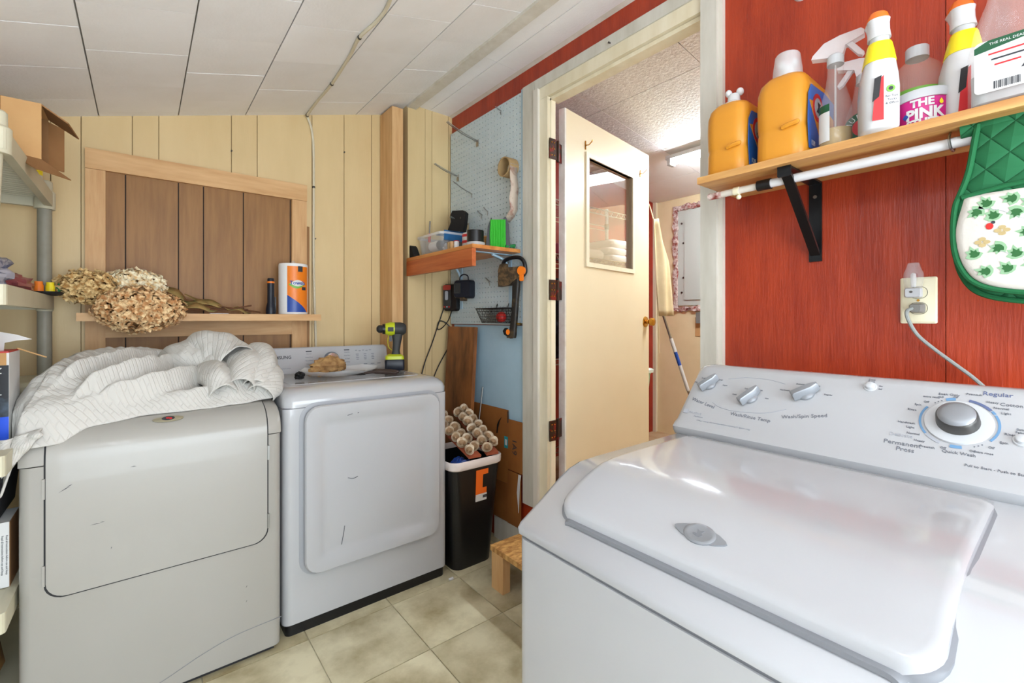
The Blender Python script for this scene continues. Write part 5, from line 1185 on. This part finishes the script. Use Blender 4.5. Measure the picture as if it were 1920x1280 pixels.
def jug(label, x0, x1, y0, y1, h, cap_h, dome):
    t = thing('detergent_jug', label, 'jug', ((x0 + x1) / 2, (y0 + y1) / 2, ZR)); cx_, cy_ = (x0 + x1) / 2, (y0 + y1) / 2; w, d = x1 - x0, y1 - y0
    prof_ = [(0, .92), (.006, .985), (.03, 1), (.30, .985), (.34, .955), (.38, .985), (.62, 1), (.80, .98), (.90, .90), (.96, .74), (1.0, .42)]
    obj('body', G().loft([[V((cx_ + x * (1 if k > .8 else 1), cy_ + y, ZR + .001 + f * h)) for x, y in rr(w * (1 - (1 - k) * .55), d * k, min(.035, d * k * .4), n=6)] for f, k in prof_]), 'yellow_jug', t, smooth=60)
    nx = x0 + .062
    obj('neck', G().lathe([(.030, h - .02), (.028, h + .004), (.022, h + .008), (.001, h + .008)], (nx, cy_, ZR)), 'yellow_jug' if False else 'white_gloss', t)
    obj('spout', G().lathe([(.018, h + .006), (.016, h + .028), (.012, h + .032), (.001, h + .032)], (nx, cy_, ZR)).ball((nx - .006, cy_ + .012, ZR + h + .036), .012, .009, .011).ball((nx + .004, cy_ - .016, ZR + h + .036), .012, .010, .011), 'white_gloss', t)
    if dome: obj('measuring_cap', G().lathe([(.036, h - .008), (.034, h + .02), (.029, h + .058), (.026, h + .062), (.001, h + .0625)], (nx, cy_, ZR)), 'frost_plastic', t)
    obj('handle', G().tube(sm([(x0 + .10, cy_, ZR + h - .004), (x0 + .15, cy_, ZR + h + .006), (x1 - .03, cy_, ZR + h - .018), (x1 - .012, cy_, ZR + h * .62)]), .014, 10), 'yellow_jug', t)
    for s_ in ((.30, .62),): obj('finger_ridge', G().tube(sm([V((x0 - .001, y0 + d * .10, ZR + h * .36)), V((x0 - .003, y0 + d * .3, ZR + h * .345)), V((x0 - .001, y0 + d * .44, ZR + h * .33))]), [.003] + [.006] * 11 + [.003], 7), 'yellow_jug', t)
    LMj = frame((cx_, y0 - .0005, ZR + h * .47), (1, 0, 0), (0, 0, 1))
    obj('label_blue', G().prism([(-w * .40, -h * .40), (w * .40, -h * .40), (w * .42, h * .30), (w * .1, h * .34), (-w * .34, h * .32), (-w * .42, h * .2), (-w * .44, -h * .1)], LMj, 0, .001), 'jug_blue', t)
    obj('label_swoosh', G().prism([(-w * .40, h * .13), (-w * .1, -h * .2), (w * .4, -h * .32), (w * .4, h * .1), (0, h * .18)], LMj, .001, .0016), 'yellow_jug', t)
    obj('logo_ring', G().prism(ell(.036, .036, -.03, h * .1, 24), LMj, .0016, .0022), 'logo_red', t, label='round red logo ring'); obj('logo_disc', G().prism(ell(.025, .025, -.03, h * .1, 24), LMj, .0022, .0027), 'print_light', t)
    obj('logo_arm', G().prism([(-.042, h * .1 - .012), (-.030, h * .1 - .014), (-.024, h * .1), (-.014, h * .1 + .012), (-.036, h * .1 + .014), (-.032, h * .1 + .002)], LMj, .0027, .0031), 'print_dark', t)
    txt('OXI', .032, LMj @ Matrix.Translation((.01, -h * .14, .002)), 'print_dark', t, bold=.0006); txt('128', .018, LMj @ Matrix.Translation((-w * .28, -h * .33, .0012)), 'plain_white', t)
    return t
jug('yellow detergent jug with uncovered white spout nearest the doorway', 1.285, 1.495, .575, .697, .212, .04, False)
jug('yellow detergent jug under a clear measuring cap', 1.27, 1.49, .425, .55, .225, .06, True)

def trigger_head(t, cx_, cy_, z, m, rz, sc=1.0):
    """spray head, nozzle along +u"""
    u = V((math.cos(rz), math.sin(rz), 0)); M = frame((cx_, cy_, z), u, (0, 0, 1))
    hd = obj('spray_head', G().prism([(-.048 * sc, .022 * sc), (-.045 * sc, .03 * sc), (-.022 * sc, .052 * sc), (.01 * sc, .06 * sc), (.05 * sc, .062 * sc), (.056 * sc, .056 * sc), (.056 * sc, .046 * sc), (.02 * sc, .034 * sc), (.016 * sc, .016 * sc), (-.014 * sc, .014 * sc), (-.03 * sc, .018 * sc)], M, -.011 * sc, .011 * sc).bevel(.004 * sc), m, t)
    obj('trigger', G().prism([(.022 * sc, .036 * sc), (.034 * sc, .038 * sc), (.056 * sc, .006 * sc), (.052 * sc, .0), (.044 * sc, .004 * sc)], M, -.007 * sc, .007 * sc).bevel(.002 * sc), m, hd)
    obj('collar', G().lathe([(.001, -.004), (.0175 * sc, -.004), (.0175 * sc, .016 * sc), (.014 * sc, .02 * sc), (.001, .02 * sc)], (cx_, cy_, z)), 'white_plastic', hd)
def spray_clear(label, x, y, r, hb, rz, liq, lab, m='clear_bottle'):
    t = thing('spray_bottle', label, 'spray bottle', (x, y, ZR))
    prof_ = [(.001, 0), (r * .95, 0), (r, .006), (r, .08), (r * .93, .105), (r * .62, .145), (r * .5, .175), (r * .46, hb), (.001, hb)]
    obj('bottle', G().lathe(prof_, (x, y, ZR), n=28), m, t)
    if liq: obj('liquid', G().lathe([(.001, .003), (r * .90, .003), (r * .94, .01), (r * .94, liq), (.001, liq)], (x, y, ZR), n=24), 'liquid', t)
    obj('dip_tube', G().cyl((x, y, ZR + .008), (x, y, ZR + hb), .002, n=6), 'frost_plastic', t)
    trigger_head(t, x, y, ZR + hb, 'frost_plastic', rz); return t
t = spray_clear('clear spray bottle with a little amber liquid beside capped jug', 1.305, .372, .034, .205, R(-80), .042, None)
obj('label', cyl_patch((1.305, .372), .0345, [(s_ * .004, ZR + .012, ZR + .10) for s_ in range(-4, 5)], R(150)), 'plain_white', t); obj('label_band', cyl_patch((1.305, .372), .0347, [(s_ * .004, ZR + .082, ZR + .10) for s_ in range(-4, 5)], R(150)), 'label_green', t)
t = spray_clear('clear spray bottle with round green label, behind the others', 1.43, .345, .042, .19, R(100), .03, None)
LMm = frame((1.386, .338, ZR + .062), (.16, -1, 0), (0, 0, 1))
obj('label', G().prism(ell(.038, .038), LMm, 0, .0015), 'label_green', t); obj('label_centre', G().prism(ell(.021, .021), LMm, .0015, .002), 'logo_red', t)
for k, ch_ in enumerate('MURPHY'): txt(ch_, .017, LMm @ Matrix.Rotation(R(75 - 30 * k), 4, 'Z') @ Matrix.Translation((0, .028, .0017)), 'plain_white', t)
txt('1910', .012, LMm @ Matrix.Translation((0, 0, .0022)), 'plain_white', t)
def spray_white(label, x, y, rot):
    t = thing('spray_bottle', label, 'spray bottle', (x, y, ZR), rotz=rot)
    ring = lambda z, w, d, dx=0: [V(((a_ + dx) * 1.14, b_ * 1.2, z)) for a_, b_ in rr(w, d, min(w, d) * .42, n=5)]
    obj('bottle', G().loft([ring(0, .070, .050), ring(.004, .076, .055), ring(.09, .078, .056), ring(.12, .072, .053), ring(.155, .052, .044, -.006), ring(.17, .045, .040, -.008)]), 'white_gloss', t, local=True, smooth=60)
    obj('yellow_neck', G().loft([ring(.148, .0575, .0475, -.0055), ring(.170, .047, .042, -.008), ring(.188, .038, .036, -.01), ring(.192, .034, .034, -.01)]), 'spray_yellow', t, local=True, smooth=60)
    obj('collar', G().lathe([(.001, .190), (.0175, .190), (.0175, .204), (.001, .204)], (-.01, 0, 0)), 'white_plastic', t, local=True)
    obj('spray_head', G().loft([ring(.204, .036, .034, -.008), ring(.222, .034, .032, -.004), ring(.238, .042, .032, .002), ring(.248, .052, .034, .006)]), 'white_gloss', t, local=True, smooth=60)
    obj('nozzle_cap', G().loft([ring(.247, .050, .034, .006), ring(.262, .040, .028, .006), ring(.268, .030, .022, .006)]), 'spray_orange', t, local=True)
    FMs = frame((0, -.0285, .07), (1, 0, 0), (0, 0, 1))
    LMs = frame((-.0448, 0, .055), (0, -1, 0), (0, 0, 1))
    obj('label_red', G().prism([(.004, -.05), (.024, -.05), (.024, .045), (.010, .03)], LMs @ Matrix.Translation((-.024, .01, 0)), 0, .0008), 'logo_red', t, local=True)
    obj('label_black', G().prism([(-.02, -.0), (-.008, .01), (-.004, .055), (-.016, .05)], LMs, .0008, .0014), 'label_black', t, local=True)
    M = LMs @ Matrix.Translation((.012, .012, .0005))
    obj('round_mark', G().prism(ell(.0075, .0075, 0, .012, 18), M, 0, .0006), 'green_print', t, local=True); obj('round_mark_centre', G().prism(ell(.004, .004, 0, .012, 14), M, .0006, .001), 'print_dark', t, local=True)
    for k, s_ in enumerate(('For Tips,', 'Tricks', '& Offers')): txt(s_, .0062, M @ Matrix.Translation((.002, -.004 - .0075 * k, .0006)), 'print_dark', t, local=True)
    return t
spray_white('white spray bottle with orange cap beside the clear spray bottles', 1.275, .283, R(25))
spray_white('white spray bottle with orange cap beside the big clear bottle', 1.365, .160, R(25))
pe = thing('plastic_bottle', 'empty clear bottle with white cap behind the pink tub', 'bottle', (1.40, .238, ZR))
obj('bottle', G().lathe([(.001, 0), (.043, 0), (.046, .006), (.046, .145), (.042, .165), (.026, .182), (.02, .188), (.02, .192), (.001, .192)], (1.40, .238, ZR)), 'clear_bottle', pe)
obj('cap', G().lathe([(.001, .190), (.0215, .190), (.0215, .214), (.02, .216), (.001, .216)], (1.40, .238, ZR)), 'white_plastic', pe); obj('label', G().lathe([(.0465, .05), (.0465, .11)], (1.40, .238, ZR)), 'green_print', pe)
pk = thing('cleaning_paste_tub', 'pink and white cleaning paste tub between white spray bottles', 'tub', (1.35, .221, ZR))
cpk = (1.35, .221)
obj('tub', G().lathe([(.001, 0), (.044, 0), (.047, .068), (.001, .068)], (*cpk, ZR), n=32), 'pink', pk); obj('lid', G().lathe([(.050, .064), (.0505, .080), (.048, .084), (.001, .085)], (*cpk, ZR), n=32), 'white_plastic', pk)
apk = math.atan2(-cpk[1], -cpk[0])
txt_cyl('THE', .022, cpk, .0475, apk, ZR + .053, 'plain_white', pk, .001); txt_cyl('PINK', .030, cpk, .0472, apk + .1, ZR + .030, 'plain_white', pk, .0014); txt_cyl('STUFF', .02, cpk, .0468, apk, ZR + .011, 'plain_white', pk, .001)
obj('star', cyl_patch(cpk, .0475, [(-.0, ZR + .048, ZR + .052), (.004, ZR + .045, ZR + .058), (.008, ZR + .048, ZR + .052)], apk + .62), 'spray_yellow', pk); obj('round_mark', cyl_patch(cpk, .0472, [(-.006 + .001 * i, ZR + .03 - .006 * math.sin(math.pi * i / 12), ZR + .03 + .006 * math.sin(math.pi * i / 12)) for i in range(13)], apk - .62), 'blue_print', pk)
bc = thing('spray_bottle', 'large clear spray bottle with green and white back label', 'spray bottle', (1.29, .085, ZR))
ringb = lambda z, w, d: [V((1.295 + a_, .085 + b_, ZR + z)) for a_, b_ in rr(d, w, min(w, d) * .3, n=5)]
obj('bottle', G().loft([ringb(0, .105, .075), ringb(.006, .112, .08), ringb(.10, .112, .08), ringb(.15, .095, .07), ringb(.20, .062, .052), ringb(.245, .045, .042)]), 'clear_bottle', bc, smooth=60)
obj('liquid', G().loft([ringb(.004, .100, .07), ringb(.06, .104, .073)]), 'liquid_clear', bc)
BL = frame((1.2535, .090, ZR + .068), (0, -1, 0), (0, 0, 1))
obj('label', G().prism(rr(.078, .098, .008), BL, 0, .001), 'plain_white', bc); obj('label_band', G().prism([(-.039, .028), (.039, .038), (.039, .044), (.032, .049), (-.02, .049), (-.039, .040)], BL, .001, .0014), 'label_green', bc)
txt('THE REAL DEAL', .0065, BL @ Matrix.Translation((.004, .041, .0015)), 'plain_white', bc)
for k in range(3): obj('label_line', G().prism(rr(.05 - .008 * k, .003, .0005, .005, .022 - .011 * k), BL, .001, .0014), 'logo_red' if k % 2 == 0 else 'print_dark', bc)
g = G()
for k in range(14): g.prism(rr(.0011 if k % 3 else .002, .014, .0002, -.012 + k * .0025, -.038), BL, .001, .0014)
obj('barcode', g, 'print_dark', bc, smooth=0, kind='stuff')
obj('recycle_mark', G().prism([(.022, -.018), (.034, -.018), (.028, -.008)], BL, .001, .0014), 'print_dark', bc)
trigger_head(bc, 1.295, .085, ZR + .247, 'white_plastic', R(-60), 1.1)
obj('cap_base', G().lathe([(.001, .24), (.024, .24), (.024, .258), (.001, .258)], (1.295, .085, ZR)), 'white_plastic', bc)
# white ceramic knob high on the wall
tag(obj('ceiling_hook_base', G().lathe([(.001, -.012), (.020, -.010), (.026, 0), (.026, .004), (.001, .004)], (0, 0, 0), 'x'), 'white_gloss'), 'round white fitting high on the red wall above the jugs', 'fitting').location = (XW - .005, .512, 2.115)

# ---- oven mitt on the rod
om = thing('oven_mitt', 'green quilted oven mitt with ivy-print pocket hanging on the rod', 'oven mitt', (1.30, .03, 1.228))
half = [(.128, 1.575), (.132, 1.55), (.142, 1.48), (.153, 1.44), (.162, 1.41), (.165, 1.36), (.162, 1.315), (.152, 1.28), (.136, 1.255), (.11, 1.240), (.07, 1.231), (.03, 1.228)]
cyM = .028
outl = [(y, z) for y, z in half] + [(2 * cyM - y, z) for y, z in half[::-1][1:]]
MM = lambda x: frame((x, 0, 0), (0, -1, 0), (0, 0, 1))
o2 = [(-y, z) for y, z in outl]
def inset(pts, k, c): return [(c[0] + (x - c[0]) * k, c[1] + (y - c[1]) * k) for x, y in pts]
def smo(pts): return [(p.x, p.y) for p in sm([(x, y, 0) for x, y in pts], 4)]
big = smo(o2); cM = (-cyM, 1.40)
# front layer (bulging), back layer a little lower
bulge = lambda pts, x0, th: G().rings2([(inset(pts, .985, cM), -.003), (pts, .0), (inset(pts, .985, cM), th * .6), (inset(pts, .93, cM), th), (inset(pts, .6, cM), th * 1.15), (inset(pts, .2, cM), th * 1.2)], MM(x0), (True, True))
obj('front_layer', bulge(big, 1.312, .010), 'mitt_green', om, smooth=70)
low = [(x, z - .016 if z < 1.5 else z - .02) for x, z in big]; obj('back_layer', bulge(low, 1.335, .006), 'mitt_green', om, smooth=70)
obj('top_fold', G().tube([(1.318, .155, 1.568), (1.318, .03, 1.572), (1.318, -.10, 1.568)], .018, 10), 'mitt_green', om)
pk_t = [(y, z) for y, z in half if z < 1.43]; pky = [(.152, 1.425)] + pk_t[1:]
po = [(-.1, 1.437)]; pk_o = smo([(-y + .004, z + .004) for y, z in pky]); pk_r = [(-2 * cyM - x, z) for x, z in pk_o[::-1][1:]]; pock = pk_o + pk_r
obj('pocket', G().rings2([(pock, .009), (inset(pock, .985, cM), .014), (inset(pock, .9, (-cyM, 1.33)), .0165), (inset(pock, .4, (-cyM, 1.33)), .0175)], MM(1.312), (True, True)), 'mitt_white', om, smooth=70)
bz = [V((1.312 - .008, -x, z)) for x, z in big if z < 1.57]; obj('binding', G().tube(bz, .0055, 8), 'mitt_binding', om)
bz = [V((1.335 - .004, -x, z)) for x, z in low if z < 1.45]; obj('back_binding', G().tube(bz, .0055, 8), 'mitt_binding', om)
obj('pocket_binding', G().tube([(1.30, .152, 1.427), (1.298, .09, 1.438), (1.297, .028, 1.442), (1.298, -.03, 1.438), (1.30, -.094, 1.427)], .005, 8), 'mitt_binding', om)
PMt = MM(1.2945); rnd = random.Random(5)
def leaf_shape(c, s_, a_):
    pts = [(0, -1), (.5, -.9), (1, -.4), (.62, -.05), (.75, .5), (.3, .45), (0, 1.1), (-.3, .45), (-.75, .5), (-.62, -.05), (-1, -.4), (-.5, -.9)]
    ca_, sa = math.cos(a_), math.sin(a_); return [(c[0] + s_ * (x * ca_ - y * sa), c[1] + s_ * (x * sa + y * ca_)) for x, y in pts]
spots = [(.118, 1.410, .4), (.085, 1.412, 1.2), (.132, 1.392, 2.2), (.108, 1.385, .2), (.095, 1.352, 1.9), (.078, 1.383, 2.6), (.060, 1.40, .9), (.045, 1.378, .2), (.065, 1.345, 1.4), (.122, 1.332, .8), (.135, 1.312, .3), (.102, 1.318, 2.1), (.078, 1.308, .2), (.050, 1.325, 1.1), (.035, 1.350, 2.2), (.09, 1.28, .6), (.058, 1.285, 1.9), (.03, 1.30, .1), (.12, 1.275, 1.3), (.0, 1.33, .5), (-.03, 1.38, 1.2), (-.06, 1.34, .2), (-.02, 1.29, 2.2), (.01, 1.40, .8), (-.05, 1.28, 1.8)]
for k, (y, z, a_) in enumerate(spots):
    if k % 5 == 4:
        lf = G()
        for q in range(4): lf.prism(ell(.0055, .004, -y + .006 * math.cos(q * 1.57), z + .006 * math.sin(q * 1.57), 8), PMt, -.0005, .0003)
        obj('flower_print', lf, 'flower_tan', om, smooth=0, kind='stuff')
    else:
        l = obj('leaf_print', G().prism(leaf_shape((-y, z), .0135, a_), PMt, -.0005, .0002), 'leaf_pale', om, smooth=0); obj('leaf_vein', G().prism(leaf_shape((-y + .001, z - .001), .0085, a_ + .25), PMt, .0002, .0005), 'leaf_green', l, smooth=0)
for pts in ([(.135, 1.40), (.10, 1.392), (.07, 1.372), (.04, 1.36), (.01, 1.365)], [(.115, 1.327), (.085, 1.305), (.06, 1.30), (.04, 1.312), (.02, 1.32)]):
    obj('vine_print', G().tube(sm([(1.2945, y, z) for y, z in pts]), .0005, 4), 'print_light', om)
obj('ladybug_print', G().prism(ell(.0055, .0065, -.112, 1.362, 14), PMt, .0, .0006), 'red_plastic', om); obj('ladybug_head', G().prism(ell(.003, .003, -.107, 1.369, 10), PMt, .0, .0007), 'print_dark', om)

# ---- outlet, night light, plug and cord
ou = thing('wall_outlet', 'ivory double outlet plate on the red wall', 'outlet', (XW, .253, 1.168))
OM = frame((XW - .0003, .2535, 1.2265), (0, -1, 0), (0, 0, 1))
obj('plate', G().rings2([(rr(.070, .115, .004), 0), (rr(.070, .115, .004), .003), (rr(.062, .107, .003), .006)], OM, (True, True)), 'ivory', ou)
for s_ in (-1, 1):
    obj('socket_ring', G().prism([(x, y) for x, y in rr(.036, .030, .014, 0, s_ * .0195)], OM, .005, .0064), 'gap_dark', ou); obj('socket', G().prism(rr(.034, .028, .013, 0, s_ * .0195), OM, .005, .0072), 'ivory', ou)
obj('screw', G().prism(ell(.003, .003, 0, 0, 10), OM, .005, .007), 'brass', ou)
nl = thing('night_light', 'clear ribbed plug-in night light in the outlet', 'night light', (1.49, .262, 1.23))
obj('body', G().rings2([(rr(.032, .024, .004, -.007, .019), .0073), (rr(.032, .024, .004, -.007, .019), .026), (rr(.028, .02, .004, -.007, .019), .029)], OM, (True, True)), 'white_plastic', nl)
obj('sensor', G().prism(ell(.0035, .003, -.010, .021, 12), OM, .0288, .0298), 'steel_dark', nl)
cN = OM @ V((-.007, .031, .018))
obj('shade', G().lathe([(.001, 0), (.016, 0)] + [(.0165 + .0028 * math.sin(math.pi * min(1, k / 34)) - (.005 * max(0, (k - 24) / 16)) + .00045 * (k % 2), .0015 * k) for k in range(40)] + [(.010, .062), (.001, .063)], cN, n=24), 'clear_plastic', nl)
obj('bulb', G().lathe([(.001, .002), (.005, .002), (.006, .02), (.005, .035), (.001, .038)], cN, n=14), 'frost_plastic', nl)
pc = thing('washer_cord', 'grey plug and cord running from outlet down behind washer', 'power cord', (1.48, .25, 1.04))
obj('plug', G().rings2([(rr(.028, .024, .006, 0, -.0195), .0073), (rr(.028, .024, .006, 0, -.0195), .016), (rr(.02, .018, .006, -.003, -.0195), .026)], OM, (True, True)), 'plug_grey', pc)
obj('cord', G().tube(sm([(1.487, .262, 1.207), (1.470, .269, 1.199), (1.468, .266, 1.178), (1.472, .250, 1.142), (1.478, .222, 1.11), (1.480, .185, 1.075), (1.478, .15, 1.042), (1.47, .125, 1.01), (1.45, .10, .95)]), .0042, 8), 'cord_grey', pc)

# ================================================================== UTILITY ROOM THINGS
ep = thing('electrical_panel', 'grey electrical panel edged with painted foam beyond the door', 'electrical panel', (3.42, 1.8, 1.28))
EM = frame((3.429, 1.82, 1.675), (0, -1, 0), (0, 0, 1))
obj('box', G().prism(rr(.50, .77, .005), EM, 0, .012).bevel(.003), 'elec_grey', ep); do_ = obj('door', G().prism(rr(.42, .66, .006, .02, -.01), EM, .012, .02).bevel(.003), 'elec_grey', ep)
obj('latch', G().prism(rr(.03, .035, .002, .03, -.02), EM, .02, .028), 'brass', do_)
for (x, y) in ((-.215, .28), (-.20, .12), (-.215, -.28), (-.20, -.16)): obj('screw', G().prism(ell(.008, .008, x, y, 10), EM, .012, .017), 'steel_dark', ep)
for (x, y, w, h) in ((-.272, 0, .045, .86), (0.02, .412, .58, .045), (.02, -.412, .58, .045), (.272, 0, .045, .86)):
    g = G(); nS = 26; L0 = max(w, h); rows = []
    for i in range(nS + 1):
        f = (i / nS - .5) * L0; j1, j2 = random.uniform(-.010, .010), random.uniform(-.010, .010); sgn = (lambda a_, b_: (x + a_, y + b_))
        q = [(-.022 + j1, .0), (-.018 + j1, .018 + j2), (.014 + j2, .02 + j1), (.022 + j2, 0)]
        rows.append([EM @ V((*(sgn(a_, f) if h > w else sgn(f, a_)), b_)) for a_, b_ in q])
    obj('foam_edging', g.loft(rows), 'foam', ep, smooth=30)
tag(obj('switch_box', G().prism(rr(.09, .085, .006), frame((3.4295, 1.86, 1.19), (0, -1, 0), (0, 0, 1)), 0, .03).bevel(.003), 'plug_grey'), 'small grey metal switch box below the electrical panel', 'switch box')
tag(obj('wall_patch', G().prism(rr(.11, .15, .002), frame((3.4295, 1.87, 1.12), (0, -1, 0), (0, 0, 1)), 0, .004), 'cardboard'), 'tan patch of bare wall under the switch box', 'patch')
rk = thing('wire_rack', 'chrome wire shelving rack standing behind the open door', 'rack', (2.2, 2.05, ZF))
RX0, RX1, RY0, RY1 = 1.80, 2.675, 1.87, 2.20
for (x, y) in ((RX0, RY0), (RX1, RY0), (RX0, RY1), (RX1, RY1)):
    p_ = obj('post', G().cyl((x, y, ZF), (x, y, 1.99), .0125, n=12), 'steel', rk)
    for z in (.45, .95, 1.40, 1.56, 1.86): obj('post_sleeve', G().cyl((x, y, z - .02), (x, y, z + .02), .0165, n=12), 'steel_dark', p_)
for z in (.45, .95, 1.55, 1.86):
    g = G()
    for dz in (0, -.03):
        g.tube([(RX0, RY0, z + dz), (RX1, RY0, z + dz)], .0035, 6).tube([(RX0, RY1, z + dz), (RX1, RY1, z + dz)], .0035, 6)
    for k in range(35): g.tube([(RX0 + k * .0257, RY0, z), (RX0 + k * .0257, RY1, z)], .0018, 4)
    for k in range(17): g.tube([(RX0 + k * .0514, RY0, z - .03), (RX0 + (k + .5) * .0514, RY0, z), (RX0 + (k + 1) * .0514, RY0, z - .03)], .0018, 4)
    obj('wire_shelf', g, 'chrome', rk, kind='stuff')
for k, (x, z, h, m_, lb) in enumerate(((2.45, 1.556, .045, 'towel', 'folded white towel, bottom of the rack stack'), (2.44, 1.603, .045, 'towel', 'folded cream towel, middle of the rack stack'), (2.46, 1.650, .05, 'towel', 'folded white towel, top of the rack stack'), (2.20, 1.556, .06, 'towel', 'rolled white towel in the middle of the rack shelf'), (1.98, 1.556, .07, 'towel_pink', 'pink towel on the rack behind the door glass'))):
    tag(obj('folded_towel', G().loft([[V((x + a_, 2.03 + b_, zz)) for a_, b_ in rr(.20 + i, .26 + i, .03)] for zz, i in ((z, -.02), (z + h * .3, 0), (z + h * .7, 0), (z + h, -.025))]), m_), lb, 'towel', 'towels on the wire rack')
for k, (x, m_, lb) in enumerate(((1.90, 'carton_black', 'black box on the low rack shelf seen through door gap'), (2.2, 'teal', 'teal box on the middle rack shelf seen through door gap'))):
    tag(obj('storage_carton', G().box(x - .09, x + .09, 1.93, 2.16, (.951, 1.552)[0] if k == 0 else .951, 1.42 - .1 * k).bevel(.005), m_), lb, 'box')
ap = thing('hanging_apron', 'plain canvas apron hanging from the wire rack post', 'apron', (2.73, 1.78, 1.2))
g = G(); rows = []
for i in range(17):
    f = i / 16; z = 1.86 - .66 * f; w = .02 + .055 * min(1, f * 2.2); row = []
    for j in range(13):
        q = j / 12; row.append(V((2.705 + w * q + .03 * f, 1.815 - w * .75 * q + .014 * math.sin(q * 8 + f * 2) - .02 * f, z)))
    rows.append(row)
o = obj('cloth', g.loft(rows, closed=False), 'canvas', ap, smooth=70); o.modifiers.new('s', 'SOLIDIFY').thickness = .003
obj('neck_strap', G().tube(sm([(2.70, 1.82, 1.86), (2.695, 1.845, 1.95), (2.68, 1.862, 1.985)]), .004, 6), 'canvas', ap); obj('tie', G().tube(sm([(2.72, 1.80, 1.24), (2.735, 1.80, 1.08), (2.74, 1.80, .95)]), .0035, 5), 'canvas', ap)
mp_ = thing('mop', 'white and blue mop handle leaning against the cream wall', 'mop', (3.17, 1.70, ZF))
ma, mb = V((2.88, 1.905, 1.33)), V((3.165, 1.69, .26))
for (f0, f1, m_, r_) in ((0, .27, 'steel', .009), (.27, .36, 'plain_white', .013), (.36, .45, 'mop_blue', .0125), (.45, .62, 'plain_white', .013), (.62, 1, 'steel', .009)): obj('handle', G().cyl(ma.lerp(mb, f0), ma.lerp(mb, f1), r_, n=12), m_, mp_)
obj('mop_head', G().box(3.08, 3.26, 1.63, 1.74, ZF + .002, ZF + .05).bevel(.01), 'towel', mp_)
gb = thing('storage_tub', 'mint green tub with pale lid beside the open door', 'tub', (2.62, 1.95, .48))
def gr_(z, i): return [V((2.645 + x, 2.0 + y, z)) for x, y in rr(.16 + i, .23 + i, .03)]
obj('body', G().loft([gr_(.456, 0), gr_(.80, .045), gr_(.805, .055), gr_(.815, .055)]), 'mint', gb); obj('lid', G().loft([gr_(.812, .075), gr_(.832, .08), gr_(.840, .06), gr_(.842, 0)]), 'mint_lid', gb)

# small nails left in the cream wall
for k, (x, z, lb) in enumerate(((.345, 1.90 + .11, 'nail in the cream wall above the framed panel'), (.898, 2.13, 'nail in the cream wall above the cordless drill'), (.74, 1.62, 'nail in the cream wall beside the wall cable'))):
    tag(obj('nail', G().cyl((x, 2.64, z), (x, 2.63, z + .001), .0035, .004, 8), 'steel_dark'), lb, 'nail')
